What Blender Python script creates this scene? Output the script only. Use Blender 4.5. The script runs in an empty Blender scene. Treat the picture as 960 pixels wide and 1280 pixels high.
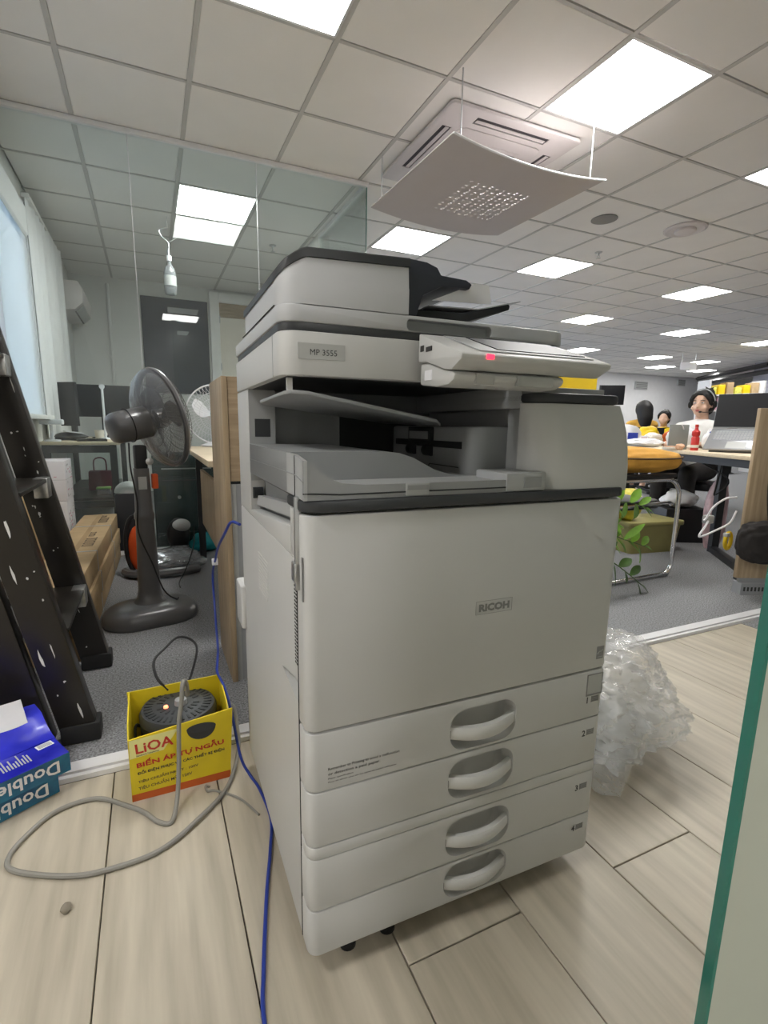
import bpy, bmesh, math, random
from mathutils import Vector, Matrix, noise
random.seed(7)
S = bpy.context.scene
COL = S.collection
PI = math.pi

# ------------------------------------------------------------------ camera
CAM = Vector((0.2958, -2.5049, 0.8799))
H = 2.63                                             # ceiling height
def Rm(a, b, c):
    return Matrix.Rotation(a, 3, 'Z') @ Matrix.Rotation(b, 3, 'X') @ Matrix.Rotation(c, 3, 'Y')
RM = Rm(-.42088, -.18162, -.01278)                      # columns: right, forward, up
cd = bpy.data.cameras.new('camera'); cam = bpy.data.objects.new('camera', cd); COL.objects.link(cam)
r_, f_, u_ = RM.col[0], RM.col[1], RM.col[2]
cam.matrix_world = Matrix(((r_.x, u_.x, -f_.x, CAM.x), (r_.y, u_.y, -f_.y, CAM.y), (r_.z, u_.z, -f_.z, CAM.z), (0, 0, 0, 1)))
cd.sensor_fit = 'VERTICAL'; cd.sensor_height = 36; cd.lens = 622.9 / 1280 * 36
cd.shift_x = 12.7 / 1280; cd.shift_y = 8.0 / 1280
cd.clip_start = .02; cd.clip_end = 100
S.camera = cam

# ------------------------------------------------------------------ world, exposure
w = bpy.data.worlds.new('world'); S.world = w; w.use_nodes = True
bg = w.node_tree.nodes['Background']; bg.inputs[0].default_value = (.72, .83, 1, 1); bg.inputs[1].default_value = 9.0
S.view_settings.view_transform = 'Standard'; S.view_settings.look = 'None'
S.view_settings.gamma = 1; S.view_settings.use_curve_mapping = False
S.view_settings.exposure = 0.28
LIGHT_STRENGTH = 24.0

# ------------------------------------------------------------------ materials
M = {}
def mat(name, col, rough=.5, metal=0., var=.04, vscale=8., bump=0., bscale=200., spec=.5, alpha=1., trans=0., emit=None, estr=1., coat=0., stretch=None, col2=None, thr=None, ior=1.45):
    m = bpy.data.materials.new(name); m.use_nodes = True
    nt = m.node_tree; N = nt.nodes; L = nt.links; p = N['Principled BSDF']
    tc = N.new('ShaderNodeTexCoord'); src = tc.outputs['Object']
    if stretch:
        mp = N.new('ShaderNodeMapping'); mp.inputs['Scale'].default_value = stretch
        oi = N.new('ShaderNodeObjectInfo'); mu = N.new('ShaderNodeVectorMath'); mu.operation = 'SCALE'
        cb = N.new('ShaderNodeCombineXYZ')
        for k in range(3): L.new(oi.outputs['Random'], cb.inputs[k])
        mu.inputs[3].default_value = 37.
        L.new(cb.outputs[0], mu.inputs[0])
        ad = N.new('ShaderNodeVectorMath'); L.new(src, ad.inputs[0]); L.new(mu.outputs[0], ad.inputs[1])
        L.new(ad.outputs[0], mp.inputs[0]); src = mp.outputs[0]
    nz = N.new('ShaderNodeTexNoise'); nz.inputs['Scale'].default_value = vscale; nz.inputs['Detail'].default_value = 6
    L.new(src, nz.inputs['Vector'])
    rp = N.new('ShaderNodeValToRGB'); L.new(nz.outputs[0], rp.inputs[0])
    c = Vector(col[:3])
    a = c * (1 - var); b = Vector(col2[:3]) if col2 else c * (1 + var)
    rp.color_ramp.elements[0].color = (*a, 1); rp.color_ramp.elements[1].color = (*b, 1)
    rp.color_ramp.elements[0].position = .3 if not thr else thr; rp.color_ramp.elements[1].position = .7 if not thr else thr + .03
    L.new(rp.outputs[0], p.inputs['Base Color'])
    p.inputs['Roughness'].default_value = rough; p.inputs['Metallic'].default_value = metal
    p.inputs['Specular IOR Level'].default_value = spec; p.inputs['Alpha'].default_value = alpha
    p.inputs['Transmission Weight'].default_value = trans; p.inputs['Coat Weight'].default_value = coat
    p.inputs['IOR'].default_value = ior
    if bump:
        nb = N.new('ShaderNodeTexNoise'); nb.inputs['Scale'].default_value = bscale; nb.inputs['Detail'].default_value = 3
        L.new(src, nb.inputs['Vector'])
        bp = N.new('ShaderNodeBump'); bp.inputs['Strength'].default_value = bump; bp.inputs['Distance'].default_value = .002
        L.new(nb.outputs[0], bp.inputs['Height']); L.new(bp.outputs[0], p.inputs['Normal'])
    if emit:
        p.inputs['Emission Color'].default_value = (*emit, 1); p.inputs['Emission Strength'].default_value = estr
    M[name] = m; return m
def film(name, col, tr=.6, rough=.1, gl=.25):
    """thin see-through sheet: clear + glossy + a little diffuse"""
    m = bpy.data.materials.new(name); m.use_nodes = True; nt = m.node_tree; N = nt.nodes; L = nt.links
    N.remove(N['Principled BSDF']); out = N['Material Output']
    t = N.new('ShaderNodeBsdfTransparent'); t.inputs[0].default_value = (*col, 1)
    g = N.new('ShaderNodeBsdfGlossy'); g.inputs['Roughness'].default_value = rough
    d = N.new('ShaderNodeBsdfDiffuse'); d.inputs[0].default_value = (*col, 1)
    a = N.new('ShaderNodeMixShader'); b = N.new('ShaderNodeMixShader')
    fr = N.new('ShaderNodeFresnel'); fr.inputs[0].default_value = 1.45
    ma = N.new('ShaderNodeMath'); ma.operation = 'MULTIPLY'; ma.inputs[1].default_value = gl / .25 * .9
    L.new(fr.outputs[0], ma.inputs[0])
    a.inputs[0].default_value = tr; L.new(d.outputs[0], a.inputs[1]); L.new(t.outputs[0], a.inputs[2])
    L.new(ma.outputs[0], b.inputs[0]); L.new(a.outputs[0], b.inputs[1]); L.new(g.outputs[0], b.inputs[2])
    L.new(b.outputs[0], out.inputs[0]); M[name] = m; return m

mat('wall', (.72, .72, .70), .85, var=.02, bump=.1)
mat('wall_white', (.78, .78, .78), .8, var=.02)
mat('tile', (.84, .82, .79), .9, var=.02, vscale=3, bump=.25, bscale=500)
mat('tbar', (.55, .54, .52), .6, var=.03)
mat('lamp', (1, 1, 1), .5, emit=(1, .985, .96), estr=LIGHT_STRENGTH)
mat('lamp_frame', (.8, .8, .8), .4)
mat('oakfloor', (.45, .40, .315), .42, var=.14, vscale=3.2, bump=.12, bscale=9, stretch=(10, .8, 1), col2=(.565, .51, .41))
mat('carpet', (.24, .242, .25), .95, var=.6, vscale=170, bump=.8, bscale=500)
mat('subfloor', (.1, .08, .06), .9)
mat('strip', (.72, .72, .73), .35, var=.03)
mat('groove', (.2, .12, .12), .6)
mat('glass_edge', (.02, .17, .13), .12, var=.1, spec=.8)
film('glass', (.93, .97, .96), .97, .0, .2)
film('painted_reflection', (.60, .64, .56), .25, .3, .12)  # pale body colour stands in for a reflection on the open door's glass
# copier
mat('white', (.56, .563, .555), .42, var=.012, bump=.06, bscale=900)
mat('white2', (.62, .62, .605), .4, var=.012, bump=.06, bscale=900)
mat('gap', (.02, .02, .02), .8)
mat('grey', (.29, .30, .305), .5, var=.02, bump=.06, bscale=900)
mat('grey_lt', (.40, .41, .415), .45, var=.02, bump=.06, bscale=900)
mat('grey_scan', (.50, .51, .525), .4, var=.015)
mat('dark', (.04, .043, .047), .4, var=.04)
mat('darker', (.018, .02, .022), .5)
mat('navy', (.035, .04, .055), .4)
mat('ink', (.04, .04, .04), .6)
mat('ink_grey', (.23, .23, .23), .5)
mat('label', (.45, .46, .45), .5)
mat('paper', (.82, .82, .85), .7, var=.01)
mat('led', (1, .05, .08), .4, emit=(1, .02, .05), estr=3.)
mat('led_amber', (1, .2, .1), .4, emit=(1, .25, .12), estr=2.5)
mat('metal', (.55, .56, .57), .35, .9, var=.03)
mat('chrome', (.78, .78, .8), .12, 1.)
mat('black', (.013, .013, .014), .45)
mat('rubber', (.02, .02, .02), .7)
# left side
mat('black_paint', (.022, .019, .016), .3, var=.3, vscale=5, bump=.1, bscale=60)
mat('tread', (.50, .50, .49), .3, .85, var=.2, vscale=60)
mat('paint_spot', (.75, .75, .73), .6)
mat('fan_grey', (.11, .11, .112), .3, var=.05, coat=.2)
mat('fan_blade', (.085, .085, .09), .3)
mat('kraft', (.50, .36, .20), .8, var=.09, vscale=14, bump=.2, bscale=80)
mat('kraft_dk', (.40, .28, .15), .85, var=.06)
mat('kraft_ink', (.10, .07, .05), .8)
mat('carton_white', (.74, .73, .75), .6, var=.03)
mat('pink', (.62, .32, .40), .6)
mat('yellow_box', (.72, .56, .02), .42, var=.08, vscale=12)
mat('box_pale', (.80, .76, .30), .6, var=.05)
mat('red_ink', (.52, .035, .02), .5)
mat('red_band', (.55, .11, .02), .5)
mat('ream_blue', (.01, .012, .50), .22, var=.5, vscale=5, coat=.3, col2=(.05, .06, .75))
mat('ream_teal', (.01, .08, .26), .3, var=.5, vscale=9, col2=(.03, .28, .45), coat=.2)
mat('ream_cyan', (.03, .28, .75), .25, var=.2)
mat('cable_grey', (.27, .26, .235), .5)
mat('cable_blue', (.02, .045, .30), .4)
mat('oak', (.42, .31, .19), .5, var=.18, vscale=3., stretch=(18, 18, 1.2), col2=(.50, .385, .25))
mat('oak_h', (.36, .26, .16), .5, var=.2, vscale=3., stretch=(2.0, 18, 26), col2=(.45, .34, .22))
mat('maple', (.68, .57, .40), .45, var=.08, vscale=3, stretch=(2, 14, 14))
mat('panel_grey', (.33, .34, .35), .55)
mat('steel_dk', (.03, .032, .036), .45)
mat('teal_steel', (.012, .035, .035), .35, var=.1)
mat('screen', (.018, .019, .022), .38, var=.05, spec=.2)
mat('board_dark', (.035, .04, .058), .3, var=.1, vscale=2, spec=.25)
mat('cream', (.84, .78, .69), .6, var=.03)
mat('plaster', (.85, .84, .82), .7)
mat('orange', (.75, .10, .02), .5)
mat('teal_cloth', (.01, .25, .27), .7, var=.2)
mat('maroon', (.12, .02, .035), .6)
mat('green_lid', (.2, .38, .1), .5)
mat('fan_white', (.75, .76, .78), .4)
mat('fan_teal', (.02, .33, .38), .4)
film('clear_film', (.75, .77, .80), .80, .18, .35)
mat('bubble', (.93, .94, .94), .10, var=.02, alpha=.30, bump=1., bscale=60, spec=1., coat=1.)
film('fan_film', (.55, .55, .55), .82, .25, .3)
# right side
mat('cushion', (.62, .32, .055), .85, var=.12, vscale=14, bump=.35, bscale=260)
mat('piping', (.10, .06, .03), .7)
mat('green_box', (.34, .31, .12), .45, var=.06)
mat('yellow_bag', (.62, .55, .05), .35, var=.12)
mat('leaf', (.16, .33, .03), .45, var=.3, vscale=20)
mat('leaf_dk', (.05, .11, .02), .45, var=.3, vscale=20)
mat('pot', (.35, .33, .30), .6)
mat('silver', (.36, .37, .385), .35, .6, var=.02)
mat('keys', (.23, .24, .26), .6)
mat('bagcloth', (.022, .019, .018), .75, var=.3, vscale=20, bump=.4, bscale=120)
mat('flap_cloth', (.075, .085, .09), .7)
mat('skin', (.62, .40, .29), .5, var=.04)
mat('lips', (.45, .13, .12), .45)
mat('hair', (.010, .009, .009), .6, var=.3, vscale=90, stretch=(3, 3, .4))
mat('shirt', (.78, .77, .75), .8, var=.05)
mat('jacket', (.70, .40, .07), .8, var=.1)
mat('yellow', (.80, .55, .01), .5)
mat('red_plastic', (.60, .045, .04), .4)
mat('white_bag', (.80, .80, .82), .35, var=.06, bump=.6, bscale=30)
mat('blue_print', (.03, .06, .42), .5)
mat('grey_book', (.27, .29, .28), .6)
mat('food', (.68, .42, .27), .7, var=.2, vscale=60)
mat('pink_bag', (.60, .42, .44), .45, var=.25, vscale=14, bump=.5, bscale=40)
mat('column', (.42, .42, .47), .7)
mat('lime', (.65, .62, .10), .6, var=.3, vscale=30)
mat('ac_white', (.66, .62, .61), .5, var=.015)
mat('ac_dark', (.05, .045, .05), .6)
mat('deflector', (.50, .46, .46), .42, var=.015)
mat('stone', (.25, .22, .17), .7)
def blind_mat():
    m = bpy.data.materials.new('blind'); m.use_nodes = True; nt = m.node_tree; N = nt.nodes; L = nt.links
    N.remove(N['Principled BSDF'])
    d = N.new('ShaderNodeBsdfDiffuse'); t = N.new('ShaderNodeBsdfTranslucent'); x = N.new('ShaderNodeMixShader')
    wv = N.new('ShaderNodeTexWave'); wv.inputs['Scale'].default_value = 60; wv.bands_direction = 'Z'
    tc = N.new('ShaderNodeTexCoord'); L.new(tc.outputs['Object'], wv.inputs[0])
    rp = N.new('ShaderNodeValToRGB'); rp.color_ramp.elements[0].color = (.76, .78, .82, 1); rp.color_ramp.elements[1].color = (.84, .86, .89, 1)
    L.new(wv.outputs[0], rp.inputs[0]); L.new(rp.outputs[0], d.inputs[0]); L.new(rp.outputs[0], t.inputs[0])
    x.inputs[0].default_value = .3
    L.new(d.outputs[0], x.inputs[1]); L.new(t.outputs[0], x.inputs[2]); L.new(x.outputs[0], N['Material Output'].inputs[0]); M['blind'] = m
blind_mat()

# ------------------------------------------------------------------ mesh helpers
def B(): return bmesh.new()
def put(bm, fverts, mtx=None):
    if mtx is not None: bmesh.ops.transform(bm, matrix=mtx, verts=fverts)
def box(bm, x0, x1, y0, y1, z0, z1, bev=0., seg=2, mtx=None):
    r = bmesh.ops.create_cube(bm, size=1.)
    v = r['verts']
    bmesh.ops.scale(bm, vec=(x1 - x0, y1 - y0, z1 - z0), verts=v)
    bmesh.ops.translate(bm, vec=((x0 + x1) / 2, (y0 + y1) / 2, (z0 + z1) / 2), verts=v)
    if bev:
        es = list({e for q in v for e in q.link_edges})
        o = bmesh.ops.bevel(bm, geom=es, offset=bev, segments=seg, affect='EDGES', profile=.5)
        v = list({q for f in o['faces'] for q in f.verts} | {q for q in v if q.is_valid})
    put(bm, v, mtx)
    return v
def prism(bm, pts, vec, bev=0., seg=2):
    """closed outline pts (3D) swept by vec"""
    vs = [bm.verts.new(p) for p in pts]; f = bm.faces.new(vs)
    r = bmesh.ops.extrude_face_region(bm, geom=[f])
    nv = [g for g in r['geom'] if isinstance(g, bmesh.types.BMVert)]
    bmesh.ops.translate(bm, vec=vec, verts=nv)
    allv = vs + nv
    fs = list({g for q in allv for g in q.link_faces})
    bmesh.ops.recalc_face_normals(bm, faces=fs)
    if bev:
        es = list({e for q in allv for e in q.link_edges})
        bmesh.ops.bevel(bm, geom=es, offset=bev, segments=seg, affect='EDGES', profile=.5)
    return allv
def cr(pts, n=6, closed=False):
    P = [Vector(p) for p in pts]; out = []; m = len(P)
    rng = range(m if closed else m - 1)
    for i in rng:
        if closed: p0, p1, p2, p3 = P[(i - 1) % m], P[i], P[(i + 1) % m], P[(i + 2) % m]
        else:
            p1, p2 = P[i], P[i + 1]; p0 = P[i - 1] if i else p1 * 2 - p2; p3 = P[i + 2] if i + 2 < m else p2 * 2 - p1
        for k in range(n):
            t = k / n
            out.append(.5 * ((2 * p1) + (p2 - p0) * t + (2 * p0 - 5 * p1 + 4 * p2 - p3) * t * t + (3 * p1 - p0 - 3 * p2 + p3) * t ** 3))
    if not closed: out.append(P[-1])
    return out
def tube(bm, pts, r, n=8, closed=False, sm=0, rz=None):
    P = cr(pts, sm, closed) if sm else [Vector(p) for p in pts]
    m = len(P); rings = []; up = None
    for i in range(m):
        a = P[i - 1] if (i or closed) else P[i]; b = P[(i + 1) % m] if (i < m - 1 or closed) else P[i]
        t = (b - a)
        if t.length < 1e-9: t = Vector((0, 0, 1))
        t.normalize()
        if up is None: up = Vector((0, 0, 1)) if abs(t.z) < .9 else Vector((1, 0, 0))
        s = t.cross(up); 
        if s.length < 1e-6: s = t.orthogonal()
        s.normalize(); up = s.cross(t).normalized()
        rr = r(i / max(1, m - 1)) if callable(r) else r
        rings.append([bm.verts.new(P[i] + (s * math.cos(2 * PI * k / n) * rr + up * math.sin(2 * PI * k / n) * (rr if rz is None else rz))) for k in range(n)])
    for i in range(m if closed else m - 1):
        A_, B_ = rings[i], rings[(i + 1) % m]
        for k in range(n): bm.faces.new((A_[k], A_[(k + 1) % n], B_[(k + 1) % n], B_[k]))
    if not closed: bm.faces.new(rings[0][::-1]); bm.faces.new(rings[-1])
    return [v for q in rings for v in q]
def loft(bm, rings, cap=True, closed=True):
    R = [[bm.verts.new(p) for p in q] for q in rings]; n = len(R[0])
    for i in range(len(R) - 1):
        for k in range(n if closed else n - 1):
            bm.faces.new((R[i][k], R[i][(k + 1) % n], R[i + 1][(k + 1) % n], R[i + 1][k]))
    if cap: bm.faces.new(R[0][::-1]); bm.faces.new(R[-1])
    return [v for q in R for v in q]
def lathe(bm, prof, n=32, mtx=None, cap=True):
    v = loft(bm, [[(r * math.cos(2 * PI * k / n), r * math.sin(2 * PI * k / n), z) for k in range(n)] for r, z in prof], cap)
    put(bm, v, mtx); return v
def ball(bm, c, s, sub=3, mtx=None):
    r = bmesh.ops.create_icosphere(bm, subdivisions=sub, radius=1.)
    v = r['verts']; s = s if hasattr(s, '__len__') else (s, s, s)
    bmesh.ops.scale(bm, vec=s, verts=v)
    if mtx is not None: bmesh.ops.transform(bm, matrix=mtx, verts=v)
    bmesh.ops.translate(bm, vec=c, verts=v); return v
def link(name, me, m=None, parent=None, **k):
    o = bpy.data.objects.new(name, me); COL.objects.link(o)
    if m is not None and not me.materials: me.materials.append(M[m])
    if parent: o.parent = parent
    for a, b in k.items():
        if b is not None: o['category' if a == 'cat' else a] = b
    return o
def obj(name, bm, m, parent=None, ang=38, **k):
    bmesh.ops.recalc_face_normals(bm, faces=bm.faces) if k.pop('recalc', True) else None
    me = bpy.data.meshes.new(name); bm.to_mesh(me); bm.free()
    for p in me.polygons: p.use_smooth = True
    me.set_sharp_from_angle(angle=math.radians(ang))
    return link(name, me, m, parent, **k)
def empty(name, loc=(0, 0, 0), rz=0., label=None, cat=None, group=None):
    o = bpy.data.objects.new(name, None); COL.objects.link(o); o.location = loc; o.rotation_euler = (0, 0, rz); o.empty_display_size = .05
    for a, b in (('label', label), ('category', cat), ('group', group)):
        if b: o[a] = b
    return o
def bx(name, d, m, parent=None, bev=0., **k):
    bm = B(); box(bm, *d, bev=bev); return obj(name, bm, m, parent, **k)
def copy_tree(o, parent=None):
    c = o.copy(); COL.objects.link(c); c.parent = parent
    for ch in list(o.children): copy_tree(ch, c)
    return c
def frame(p, x, y):
    x = Vector(x).normalized(); y = Vector(y); y = (y - x * y.dot(x)).normalized(); z = x.cross(y)
    return Matrix(((x.x, y.x, z.x, p[0]), (x.y, y.y, z.y, p[1]), (x.z, y.z, z.z, p[2]), (0, 0, 0, 1)))
def text(name, s, m, parent, p, x, up, h=None, width=None, ext=.0003, bold=0., **k):
    """real lettering as thin mesh: p = lower left corner, x = reading direction"""
    cu = bpy.data.curves.new('t', 'FONT'); cu.body = s; cu.extrude = 0; cu.size = 1; cu.offset = bold; cu.resolution_u = 2
    to = bpy.data.objects.new('t', cu); COL.objects.link(to)
    bpy.context.view_layer.update()
    me = bpy.data.meshes.new_from_object(to); bpy.data.objects.remove(to); bpy.data.curves.remove(cu)
    xs = [v.co.x for v in me.vertices]; ys = [v.co.y for v in me.vertices]
    x0, x1, y0, y1 = min(xs), max(xs), min(ys), max(ys)
    sy = h / (y1 - y0) if h else None; sx = width / (x1 - x0) if width else sy
    if sy is None: sy = sx
    mt = frame(p, x, up) @ Matrix.Translation((0, 0, ext)) @ Matrix.Diagonal((sx, sy, 1, 1)) @ Matrix.Translation((-x0, -y0, 0))
    me.transform(mt); me.name = name
    return link(name, me, m, parent, kind='stuff', **k)
def rrect(x0, x1, y0, y1, r, n=6, corners=(1, 1, 1, 1)):
    """2D rounded outline, corners order: x0y0, x1y0, x1y1, x0y1"""
    out = []
    for (cx, cy, a0), on in zip(((x0 + r, y0 + r, PI), (x1 - r, y0 + r, 1.5 * PI), (x1 - r, y1 - r, 0), (x0 + r, y1 - r, .5 * PI)), corners):
        if not on:
            out.append((x0 if cx < (x0 + x1) / 2 else x1, y0 if cy < (y0 + y1) / 2 else y1)); continue
        for k in range(n + 1):
            a = a0 + .5 * PI * k / n; out.append((cx + r * math.cos(a), cy + r * math.sin(a)))
    return out
def rp(bm, x0, x1, y0, y1, z0, z1, r=.02, corners=(1, 1, 0, 0), bev=.002, n=6):
    o = rrect(x0, x1, y0, y1, r, n, corners)
    vs = [bm.verts.new((a, b, z0)) for a, b in o]; f = bm.faces.new(vs)
    rr = bmesh.ops.extrude_face_region(bm, geom=[f]); nv = [g for g in rr['geom'] if isinstance(g, bmesh.types.BMVert)]
    bmesh.ops.translate(bm, vec=(0, 0, z1 - z0), verts=nv)
    allv = vs + nv
    if bev:
        es = [e for e in bm.edges if e.verts[0] in allv and e.verts[1] in allv and abs(e.verts[0].co.z - e.verts[1].co.z) < 1e-7]
        bmesh.ops.bevel(bm, geom=es, offset=bev, segments=2, affect='EDGES', profile=.5)
def modded(name, bm, m, parent, mods, **k):
    """apply modifiers given as (type, dict) and keep the result as a plain mesh"""
    me = bpy.data.meshes.new(name + '_src'); bmesh.ops.recalc_face_normals(bm, faces=bm.faces); bm.to_mesh(me); bm.free()
    t = bpy.data.objects.new('tmp', me); COL.objects.link(t)
    for ty, d in mods:
        md = t.modifiers.new('m', ty)
        for a, b in d.items(): setattr(md, a, b)
    dg = bpy.context.evaluated_depsgraph_get()
    me2 = bpy.data.meshes.new_from_object(t.evaluated_get(dg)); bpy.data.objects.remove(t)
    me2.name = name; me2.materials.clear()
    for p in me2.polygons: p.use_smooth = True
    me2.set_sharp_from_angle(angle=math.radians(k.pop('ang', 40)))
    return link(name, me2, m, parent, **k)
def cut(bm, cutbm):
    """bm minus cutbm"""
    me = bpy.data.meshes.new('c'); bmesh.ops.recalc_face_normals(cutbm, faces=cutbm.faces); cutbm.to_mesh(me); cutbm.free()
    co = bpy.data.objects.new('c', me); COL.objects.link(co)
    m0 = bpy.data.meshes.new('b'); bmesh.ops.recalc_face_normals(bm, faces=bm.faces); bm.to_mesh(m0); bm.free()
    bo = bpy.data.objects.new('b', m0); COL.objects.link(bo)
    md = bo.modifiers.new('m', 'BOOLEAN'); md.object = co; md.operation = 'DIFFERENCE'; md.solver = 'EXACT'
    dg = bpy.context.evaluated_depsgraph_get()
    me2 = bpy.data.meshes.new_from_object(bo.evaluated_get(dg))
    out = bmesh.new(); out.from_mesh(me2)
    bpy.data.objects.remove(bo); bpy.data.objects.remove(co); bpy.data.meshes.remove(me2)
    return out

# ================================================================== SETTING
XL, XR, YF, YB = -.47, 22.0, -5.6, 9.1
XC = -3.6                                            # end of the wooden corridor on the left       # left wall, right wall, wall behind the camera, far wall
# floor
fl = bx('floor', (XC, XR, YF, YB, -.06, -.014), 'subfloor', kind='structure')
me_cache = {}
def plank(x0, x1, y0, y1):
    key = (round(x1 - x0, 3), round(y1 - y0, 3))
    if key not in me_cache:
        bm = B(); hx, hy = (x1 - x0) / 2 - .0012, (y1 - y0) / 2 - .0012
        box(bm, -hx, hx, -hy, hy, -.013, 0, bev=.0012, seg=1)
        o = obj('plank', bm, 'oakfloor', fl); me_cache[key] = o.data
    else: o = link('plank', me_cache[key], None, fl)
    o.location = ((x0 + x1) / 2, (y0 + y1) / 2, 0)
EDGE = -1.197
joints = {1: [-1.911], 3: [-1.911], 0: [-2.55], 2: [-2.5], -1: [-2.5], 4: [-2.45], 5: [-1.6], 6: [-2.2], 7: [-1.75], 8: [-2.4], -2: [-1.9]}
for k in range(-17, 10):
    x0, x1 = .3985 + .2365 * k, .3985 + .2365 * (k + 1)
    x0 = max(x0, XC + .002)
    if x1 - x0 < .02: continue
    js = [EDGE] + joints.get(k, [-2.5]) 
    js.append(js[-1] - 1.2)
    if js[-1] > YF: js.append(YF)
    for a, b in zip(js, js[1:]): plank(x0, x1, max(b, YF), a)
bx('carpet', (XL, XR, -1.13, YB, -.013, 0), 'carpet', fl, kind='stuff')
bx('carpet', (.3985 + .2365 * 10 + .002, XR, YF, -1.195, -.013, 0), 'carpet', fl, kind='stuff')
# floor edging strip between wood and carpet
EY = -.033
bm = B(); prism(bm, [(XL, y + EY, z) for y, z in ((-1.164, 0), (-1.162, .012), (-1.152, .014), (-1.15, .007), (-1.146, .007), (-1.144, .016), (-1.105, .018), (-1.094, .010), (-1.094, 0))], (4.6, 0, 0))
tr = obj('trim_1', bm, 'strip', kind='structure', ang=25)
bx('groove', (XL, XL + 4.6, -1.1505 + EY, -1.1455 + EY, .0066, .0072), 'groove', tr)

# walls
bm = B()
WY0, WY1, WZ0, WZ1 = -.6, 2.05, .95, 2.24
box(bm, XL - .12, XL, -1.16, WY0, 0, H + .07); box(bm, XL - .12, XL, WY1, 4.9, 0, H + .07)
box(bm, XL - .12, XL, WY0, WY1, 0, WZ0); box(bm, XL - .12, XL, WY0, WY1, WZ1, H + .07)
obj('wall_left', bm, 'wall', kind='structure')
bx('wall_back', (XL, 1.95, 4.75, 4.87, 0, H + .07), 'wall', kind='structure')
bx('wall_corridor', (XC - .12, XL - .121, -1.16, -1.04, 0, H + .07), 'wall', kind='structure')
bx('wall_end', (XC - .12, XC, YF, -1.16, 0, H + .07), 'wall', kind='structure')
bx('wall_front', (XC - .12, XR, YF - .12, YF, 0, H + .07), 'wall', kind='structure')
bx('wall_far', (1.95, XR, YB, YB + .12, 0, H + .07), 'wall_white', kind='structure')
bx('wall_right', (XR, XR + .12, YF, YB, 0, H + .07), 'wall_white', kind='structure')
bx('wall_side', (1.84, 1.95, 2.3, 4.8, 0, H), 'wall', kind='structure')
bm = B(); box(bm, 14.75, 16.2, 4.7, 5.75, 0, H)
obj('wall_column', bm, 'column', kind='structure')
# window with frame in the left wall, roller blind, headrail
wn = bx('window_1', (XL - .09, XL - .082, WY0, WY1, WZ0, WZ1), 'glass', kind='structure')
bm = B()
for a in (WY0, .28, 1.16, WY1 - .05): box(bm, XL - .10, XL - .05, a, a + .05, WZ0, WZ1)
obj('window_frame', bm, 'plaster', wn, kind='stuff')
bx('sill', (XL + .0, XL + .10, WY0 - .1, WY1 + .1, WZ0 - .045, WZ0 - .015), 'plaster', wn, bev=.004)

# ceiling: slab, hung tiles, tee grid
ce = bx('ceiling', (XC, XR, YF, YB, H + .03, H + .08), 'tbar', kind='structure')
LIGHTS = [(1, -1), (4, -1), (7, -1), (1, 3), (4, 3), (7, 3), (11, 3), (11, 6), (15, 6), (19, 6), (15, 10), (19, 10), (22, 10), (22, 12), (25, 12), (-2, -4), (-5, -4), (1, -8)]  # last cell: unseen panel added behind the camera to brighten the copier front
t = .6
cand = []
for i in range(-6, 37):
    for j in range(-10, 16):
        if (i, j) in LIGHTS: continue
        x0, x1, y0, y1 = i * t, (i + 1) * t, j * t, (j + 1) * t
        x0, x1, y0, y1 = max(x0, XL if y0 >= -1.1 else XC), min(x1, XR), max(y0, YF), min(y1, YB)
        if x1 - x0 < .05 or y1 - y0 < .05: continue
        d = Vector(((x0 + x1) / 2, (y0 + y1) / 2, H)) - CAM
        c = (d.dot(RM.col[0]), d.dot(RM.col[1]), d.dot(RM.col[2]))
        vis = c[1] > .2 and abs(c[0] / c[1]) < 1.0 and abs(c[2] / c[1]) < 1.3
        cand.append((0 if vis else 1, d.length, (x0, x1, y0, y1)))
cand.sort()
tm = {}
rest = B()
for n, (h, d, (x0, x1, y0, y1)) in enumerate(cand):
    g = .012
    if n < 280 and not h:
        key = (round(x1 - x0, 3), round(y1 - y0, 3))
        if key not in tm:
            bm = B(); hx, hy = (x1 - x0) / 2 - g, (y1 - y0) / 2 - g
            box(bm, -hx, hx, -hy, hy, .001, .018, bev=.003, seg=1)
            o = obj('ceiling_tile', bm, 'tile', ce); tm[key] = o.data
        else: o = link('ceiling_tile', tm[key], None, ce)
        o.location = ((x0 + x1) / 2, (y0 + y1) / 2, H + random.uniform(0, .0015))
    else: box(rest, x0 + g, x1 - g, y0 + g, y1 - g, H + .001, H + .018)
obj('ceiling_tile', rest, 'tile', ce, kind='stuff')
bm = B()
for i in range(-6, 37): box(bm, i * t - .012, i * t + .012, YF, YB if i >= 0 else -1.17, H - .002, H + .012)
for j in range(-9, 16): box(bm, XL if j > -2 else XC, XR, j * t - .0085, j * t + .0085, H - .001, H + .012)
obj('ceiling_grid', bm, 'tbar', ce, kind='stuff')
# glass partition of the small back office with its ceiling channel
bm = B(); box(bm, XL, 1.87, 1.178, 1.222, H - .03, H - .002, bev=.003)
obj('trim_2', bm, 'lamp_frame', kind='structure')
for k, (a, b) in enumerate(((XL, .283), (.287, 1.058), (1.062, 1.862))):
    g = bx('window_%d' % (k + 2), (a, b, 1.195, 1.205, .02, H - .02), 'glass', kind='structure')
    bx('polished_edge', (b, b + .003, 1.195, 1.205, .02, H - .03), 'strip' if k < 2 else 'glass_edge', g)
g = bx('window_5', (1.857, 1.867, 1.21, 2.3, .02, H - .02), 'glass', kind='structure')
bx('trim_3', (1.845, 1.879, 1.222, 2.3, H - .03, H - .002), 'lamp_frame', kind='structure')
bx('trim_4', (XL, 1.87, 1.185, 1.215, 0, .03), 'lamp_frame', kind='structure')
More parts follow.
